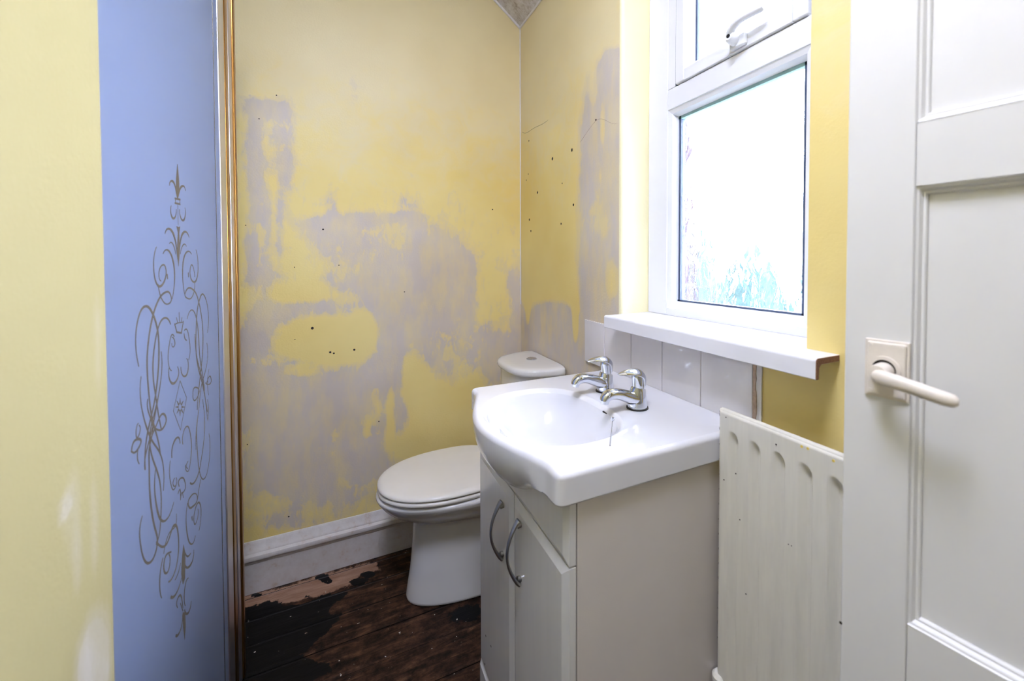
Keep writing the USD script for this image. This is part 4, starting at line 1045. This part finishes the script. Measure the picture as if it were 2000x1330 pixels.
A_, B_ = (200, 300), (200, 780)                         # where two close-up views of the print start
KZ = 280 / 745.0
strokes = [  # (view, points, widths) measured on the print
    (A_, [(348, 165), (350, 150), (360, 142), (371, 152), (380, 182), (388, 228)], (3, 9, 4)), (A_, [(430, 192), (427, 176), (417, 168), (405, 178), (398, 200), (391, 230)], (3, 8, 4)),
    (A_, [(377, 233), (403, 239)], (6, 7, 6)), (A_, [(377, 257), (403, 263)], (6, 7, 6)), (A_, [(379, 233), (379, 258)], (3, 3, 3)), (A_, [(402, 238), (402, 262)], (3, 3, 3)),
    (A_, [(357, 270), (354, 300), (360, 328), (370, 337), (380, 322), (383, 290)], (2, 8, 2)), (A_, [(428, 282), (430, 315), (424, 343), (413, 345), (404, 325), (401, 290)], (2, 8, 2)), (A_, [(391, 262), (393, 372)], (2, 2, 1)),
    (A_, [(325, 415), (333, 395), (348, 391), (362, 405), (378, 450), (388, 520), (393, 562)], (3, 10, 3)), (A_, [(450, 435), (440, 412), (425, 407), (412, 425), (404, 460), (398, 540)], (3, 9, 3)),
    (A_, [(347, 468), (357, 461), (368, 475), (380, 522)], (2, 5, 2)), (A_, [(436, 482), (426, 470), (415, 480), (404, 522)], (2, 5, 2)),
    (A_, [(315, 520), (326, 502), (345, 506), (362, 540), (373, 600), (373, 680), (362, 755)], (3, 9, 3)), (A_, [(462, 522), (452, 509), (437, 512), (422, 545), (416, 610), (420, 690), (430, 742)], (3, 8, 3)),
    (A_, [(280, 485), (268, 530), (266, 600), (275, 660), (293, 690), (312, 680), (326, 650), (331, 612), (322, 580), (307, 582), (295, 605), (293, 640), (304, 662)], (3, 7, 3)),
    (A_, [(486, 500), (495, 550), (495, 620), (486, 660), (471, 666), (457, 640), (455, 600), (463, 578), (473, 597), (479, 640)], (3, 7, 3)), (A_, [(336, 632), (338, 648)], (8, 9, 6)), (A_, [(446, 622), (447, 640)], (7, 8, 5)),
    (A_, [(290, 680), (298, 730), (318, 772), (340, 782), (358, 757), (352, 730), (328, 720), (302, 742), (278, 790), (255, 870), (240, 960), (232, 1050), (233, 1150), (240, 1240), (252, 1345), (275, 1440), (300, 1560)], (3, 8, 6)),
    (A_, [(478, 668), (475, 720), (460, 752), (441, 752), (428, 735), (437, 708), (460, 700), (482, 720), (500, 770), (515, 850), (522, 950), (518, 1060), (510, 1140), (500, 1230), (492, 1330)], (3, 7, 5)),
    (A_, [(188, 1105), (175, 1030), (172, 950), (182, 870), (205, 806), (230, 793), (255, 820), (275, 870), (288, 930), (293, 1020), (290, 1120), (280, 1220), (266, 1310), (240, 1420), (222, 1540), (222, 1640)], (3, 9, 5)),
    (A_, [(353, 885), (341, 861), (322, 854), (302, 873), (285, 920), (270, 1000), (262, 1090), (265, 1180), (276, 1260), (288, 1340), (305, 1430)], (5, 7, 5)),
    (A_, [(545, 930), (551, 860), (545, 790), (531, 742), (518, 730), (505, 755), (493, 810), (487, 900), (485, 1000), (495, 1100), (515, 1180), (532, 1260), (545, 1340)], (3, 8, 5)),
    (A_, [(440, 858), (450, 826), (465, 812), (480, 830), (492, 880), (500, 960), (506, 1060), (520, 1150), (530, 1230)], (3, 7, 4)),
    (A_, [(375, 885), (386, 928), (410, 932), (420, 872)], (4, 7, 4)), (A_, [(384, 852), (391, 880)], (3, 7, 3)), (A_, [(398, 826), (400, 872)], (3, 8, 3)), (A_, [(413, 852), (408, 880)], (3, 7, 3)), (A_, [(375, 888), (390, 880), (405, 878), (420, 875)], (3, 4, 3)),
    (A_, [(372, 950), (358, 944), (348, 985), (341, 1040), (344, 1100), (358, 1128)], (4, 4, 3)), (A_, [(362, 955), (372, 965), (376, 990), (368, 1005), (360, 985)], (3, 5, 2)), (A_, [(426, 918), (438, 914), (450, 960), (455, 1030), (448, 1072)], (4, 4, 3)), (A_, [(424, 935), (428, 960), (438, 970)], (3, 6, 3)),
    (A_, [(345, 1115), (345, 1160), (360, 1193), (380, 1186), (395, 1150), (390, 1108)], (3, 8, 3)), (A_, [(437, 1065), (446, 1100), (440, 1143), (425, 1158), (411, 1140), (407, 1110)], (3, 7, 3)),
    (A_, [(403, 1180), (437, 1268), (405, 1437), (368, 1337), (403, 1180)], (2, 2, 2)),
    (A_, [(470, 1262), (472, 1226), (489, 1215), (503, 1236), (491, 1270), (476, 1283), (469, 1262)], (4, 5, 4)), (A_, [(540, 1196), (550, 1166), (562, 1160), (565, 1180), (551, 1200), (536, 1190)], (3, 5, 3)), (A_, [(553, 1120), (546, 1180), (552, 1255)], (2, 4, 2)),
    (A_, [(480, 940), (485, 1020), (500, 1100), (520, 1180), (535, 1280), (546, 1380)], (3, 5, 3)), (A_, [(542, 985), (546, 1060), (535, 1130), (515, 1200), (505, 1270), (500, 1330), (490, 1420), (490, 1500), (497, 1600), (510, 1676), (525, 1692), (540, 1670), (553, 1605), (558, 1515), (553, 1455)], (3, 6, 3)),
    (A_, [(305, 1030), (308, 1120), (300, 1200), (285, 1290), (265, 1400), (240, 1500), (225, 1560), (220, 1640)], (3, 6, 4)), (A_, [(200, 1160), (195, 1230), (207, 1340), (235, 1440), (262, 1500), (290, 1540), (312, 1600), (319, 1680), (316, 1750)], (3, 6, 4)),
    (B_, [(150, 272), (160, 225), (184, 206), (200, 217), (186, 255), (166, 277), (150, 270)], (4, 7, 4)), (B_, [(186, 125), (176, 150), (180, 200), (191, 180), (190, 135)], (3, 4, 3)), (B_, [(190, 335), (181, 305), (186, 250)], (3, 4, 3)),
    (B_, [(255, 195), (272, 152), (288, 114), (302, 84), (321, 78), (331, 108), (316, 148), (292, 160), (270, 148), (255, 120)], (3, 7, 4)),
    (B_, [(235, 0), (247, 90), (262, 160), (245, 240), (242, 330), (244, 450), (255, 580), (275, 680), (285, 745), (271, 810), (241, 851), (215, 830), (198, 760), (193, 680), (206, 608)], (4, 9, 4)),
    (B_, [(285, 0), (262, 100), (245, 190), (255, 290), (277, 355), (296, 420), (305, 510), (303, 620), (295, 700), (280, 752)], (4, 7, 5)),
    (B_, [(277, 355), (270, 450), (278, 540), (295, 612), (316, 634), (341, 614), (360, 572), (370, 535)], (3, 9, 3)),
    (B_, [(280, 742), (308, 766), (334, 750), (352, 704), (366, 662), (380, 654), (393, 700), (395, 780), (383, 870), (362, 928), (344, 948)], (5, 8, 5)), (B_, [(384, 595), (378, 660), (350, 690), (330, 740), (318, 800)], (2, 4, 3)),
    (B_, [(356, 793), (340, 800), (325, 822), (318, 870), (328, 904), (342, 890), (350, 850), (345, 808)], (5, 7, 4)), (B_, [(314, 825), (300, 900), (297, 970), (307, 1032)], (4, 6, 3)), (B_, [(411, 928), (396, 980), (376, 1020), (356, 1027)], (3, 6, 8)), (B_, [(406, 850), (392, 905), (377, 938)], (2, 4, 3)),
    (B_, [(475, 783), (470, 830), (450, 870), (429, 860)], (3, 8, 5)), (B_, [(458, 800), (442, 816), (430, 798)], (3, 6, 3)),
    (B_, [(512, 415), (500, 475), (490, 530), (470, 556), (450, 560), (445, 535), (460, 502), (478, 489), (492, 507), (490, 530)], (3, 7, 3)), (B_, [(442, 540), (434, 620), (440, 700), (456, 750), (472, 745), (482, 710)], (3, 7, 3)), (B_, [(502, 680), (511, 620), (511, 560), (498, 536), (485, 560), (475, 612), (480, 650), (492, 625), (496, 570)], (3, 6, 3)), (B_, [(465, 612), (466, 628)], (8, 9, 5)),
    (B_, [(520, 0), (530, 100), (528, 200), (515, 300), (500, 380), (480, 428), (456, 435)], (3, 6, 6)), (B_, [(545, 0), (551, 60), (547, 112)], (2, 4, 2)), (B_, [(500, 60), (488, 150), (486, 260)], (3, 5, 3)),
    (B_, [(360, 300), (365, 240), (380, 206), (395, 198), (403, 228)], (6, 7, 4)), (B_, [(352, 320), (348, 390), (355, 440), (371, 469), (384, 440), (383, 408)], (3, 4, 3)), (B_, [(374, 410), (366, 440), (376, 452), (386, 432)], (3, 4, 3)),
    (B_, [(417, 232), (418, 180), (431, 146), (445, 142), (455, 172), (463, 240), (458, 312), (446, 372), (434, 368), (430, 342)], (4, 5, 3)), (B_, [(444, 322), (435, 346), (442, 360)], (3, 4, 3)),
    (B_, [(398, 452), (395, 426), (410, 408), (426, 420), (431, 450), (416, 486)], (4, 5, 4)), (B_, [(392, 490), (400, 470), (405, 522)], (3, 5, 3)), (B_, [(405, 522), (412, 486), (420, 512)], (3, 5, 2)),
    (B_, [(390, 1082), (388, 1042), (400, 1019), (412, 1036), (418, 1082)], (3, 6, 3)), (B_, [(446, 928), (432, 955), (425, 1010), (430, 1072)], (3, 6, 3)), (B_, [(461, 1050), (451, 1100), (436, 1115), (427, 1095)], (3, 7, 5)), (B_, [(416, 1120), (410, 1180), (398, 1215), (382, 1228)], (3, 5, 8)), (B_, [(405, 1060), (418, 1100)], (3, 4, 3)),
    ((420, 0), [(40 / 2, 0), (52 / 2, 60 / 2), (43 / 2, 145 / 2)], (2, 3, 4)), ((420, 0), [(10 / 2, 230 / 2), (40 / 2, 300 / 2), (35 / 2, 380 / 2)], (2, 3, 2)), ((420, 0), [(15 / 2, 400 / 2), (18 / 2, 520 / 2)], (2, 2, 3)),
]
fills = [(A_, [(389, 55), (393, 90), (397, 140), (399, 190), (390, 235), (382, 190), (383, 130)]), (A_, [(385, 378), (394, 383), (403, 380), (398, 412), (401, 500), (395, 585), (388, 500), (392, 410)]),
         (B_, [(420, 755), (430, 800), (428, 930), (418, 960), (410, 910), (413, 830)]), (B_, [(417, 1108), (429, 1108), (431, 1180), (427, 1248), (420, 1180)])]
# little sun in the diamond
for a in range(8):
    t = a * PI / 4
    fills.append((B_, [(403 + 9 * math.cos(t - .3), 40 + 17 * math.sin(t - .3)), (403 + 24 * math.cos(t), 40 + 46 * math.sin(t)), (403 + 9 * math.cos(t + .3), 40 + 17 * math.sin(t + .3))]))


def print_yz(view, p):
    k_ = KZ if view[0] == 200 else .30
    q = on(0, XS, view[0] + p[0] * k_, view[1] + p[1] * k_)
    return q[1], q[2]


shapes = []
for view, pts, wd in strokes:
    straight = len(pts) < 3 or pts[0] in ((403, 1180), (375, 885), (375, 888))
    C = np.array([print_yz(view, p) for p in pts]) if straight else spline([print_yz(view, p) for p in pts], max(10, 7 * len(pts)))
    t = np.linspace(0, 1, len(C))
    w_ = np.interp(t, [0, .45, 1], wd) * .00030
    for i in range(len(C) - 1):
        hull = unary_union([Point(C[i]).buffer(w_[i], 4), Point(C[i + 1]).buffer(w_[i + 1], 4)]).convex_hull
        shapes.append(hull)
for view, pts in fills:
    shapes.append(Polygon([print_yz(view, p) for p in pts]).buffer(.0004))
U = unary_union(shapes).simplify(.00025)
prm = [extrude(g, .0004, 'x', XS) for g in getattr(U, 'geoms', [U]) if g.area > 1e-7]
for q in prm:
    obj('scroll', q, m_print, scr, smooth=False, label='brown and gold printed scroll')
tray = thing('shower_tray', 'white shower tray behind the blue screen', cat='shower tray', loc=(0, 0, 0))
obj('tray', rbox(-1.148, XS - .022, YN - .012, SY1 - .022, .001, .04, .01), m_tray, tray)

# ------------------------------------------------------------------ fill lamps, added out of view to brighten the room
cl_ = thing('ceiling_light', 'added round fill lamp on the ceiling above the camera, unseen', cat='lamp', loc=(0, 0, 0))
obj('housing', tube([(-.06, .22, ZC), (-.06, .22, ZC - .03)], .265, 40), m_upvc, cl_)
obj('diffuser', tube([(-.06, .22, ZC - .03), (-.06, .22, ZC - .042)], [.25, .245], 40), m_fill, cl_)
cl2 = thing('landing_light', 'added round fill lamp on the landing behind the camera, unseen', cat='lamp', loc=(0, 0, 0))
obj('housing', tube([(.1, -1.15, ZC), (.1, -1.15, ZC - .03)], .2, 40), m_upvc, cl2)
obj('diffuser', tube([(.1, -1.15, ZC - .03), (.1, -1.15, ZC - .045)], [.19, .18], 40), m_fill_hall, cl2)

# ------------------------------------------------------------------ outside
lawn = thing('ground', 'grass outside the window', kind='structure')
obj('lawn', box(XO, 14, -8, 14, -2.6, -2.5), m_lawn, lawn)
rngh = np.random.default_rng(3)
for i, (x, y, s, zt) in enumerate([(3.35, 3.55, .52, 1.62), (4.7, 3.75, .52, 1.42), (5.8, 3.45, .52, 1.34)]):
    c = trimesh.creation.icosphere(4, 1.0)
    d = 1 + .22 * (meshkit.fbm(c.vertices * 3.2 + i * 7, 4, i) - .5) * 2
    c.vertices = c.vertices * d[:, None] * [s, s, (zt + 2.5) / 2] + [x, y, -2.5 + (zt + 2.5) / 2]
    obj('bush', c, m_leaf, label=['tallest green bush outside, to the left through the window', 'middle green bush outside the window', 'lowest green bush outside, to the right through the window'][i], cat='bush', smooth=60)

house = thing('house', 'neighbouring brick house outside at the left edge of the window', cat='house', loc=(0, 0, 0))
obj('wall', box(1.6, 4.0, 4.2, 10, -2.5, 4.1), m_brick, house)
m_slate = plain('roof_slate', (0.03, 0.032, 0.045), 0.8, var=0.3, scale=20)
obj('upper_storey', box(1.3, 4.45, 3.75, 10.2, 4.1, 7.0), m_slate, house, smooth=False, label='dark slate-hung upper storey')
obj('roof', box(1.2, 4.55, 3.65, 10.3, 7.0, 7.15), m_slate, house, smooth=False)
obj('gutter', tube([(1.3, 3.72, 4.08), (4.45, 3.72, 4.08), ], .06, 14), m_black, house)
obj('gutter', tube([(4.45, 3.72, 4.08), (4.45, 10.4, 4.08), ], .06, 14), m_black, house)
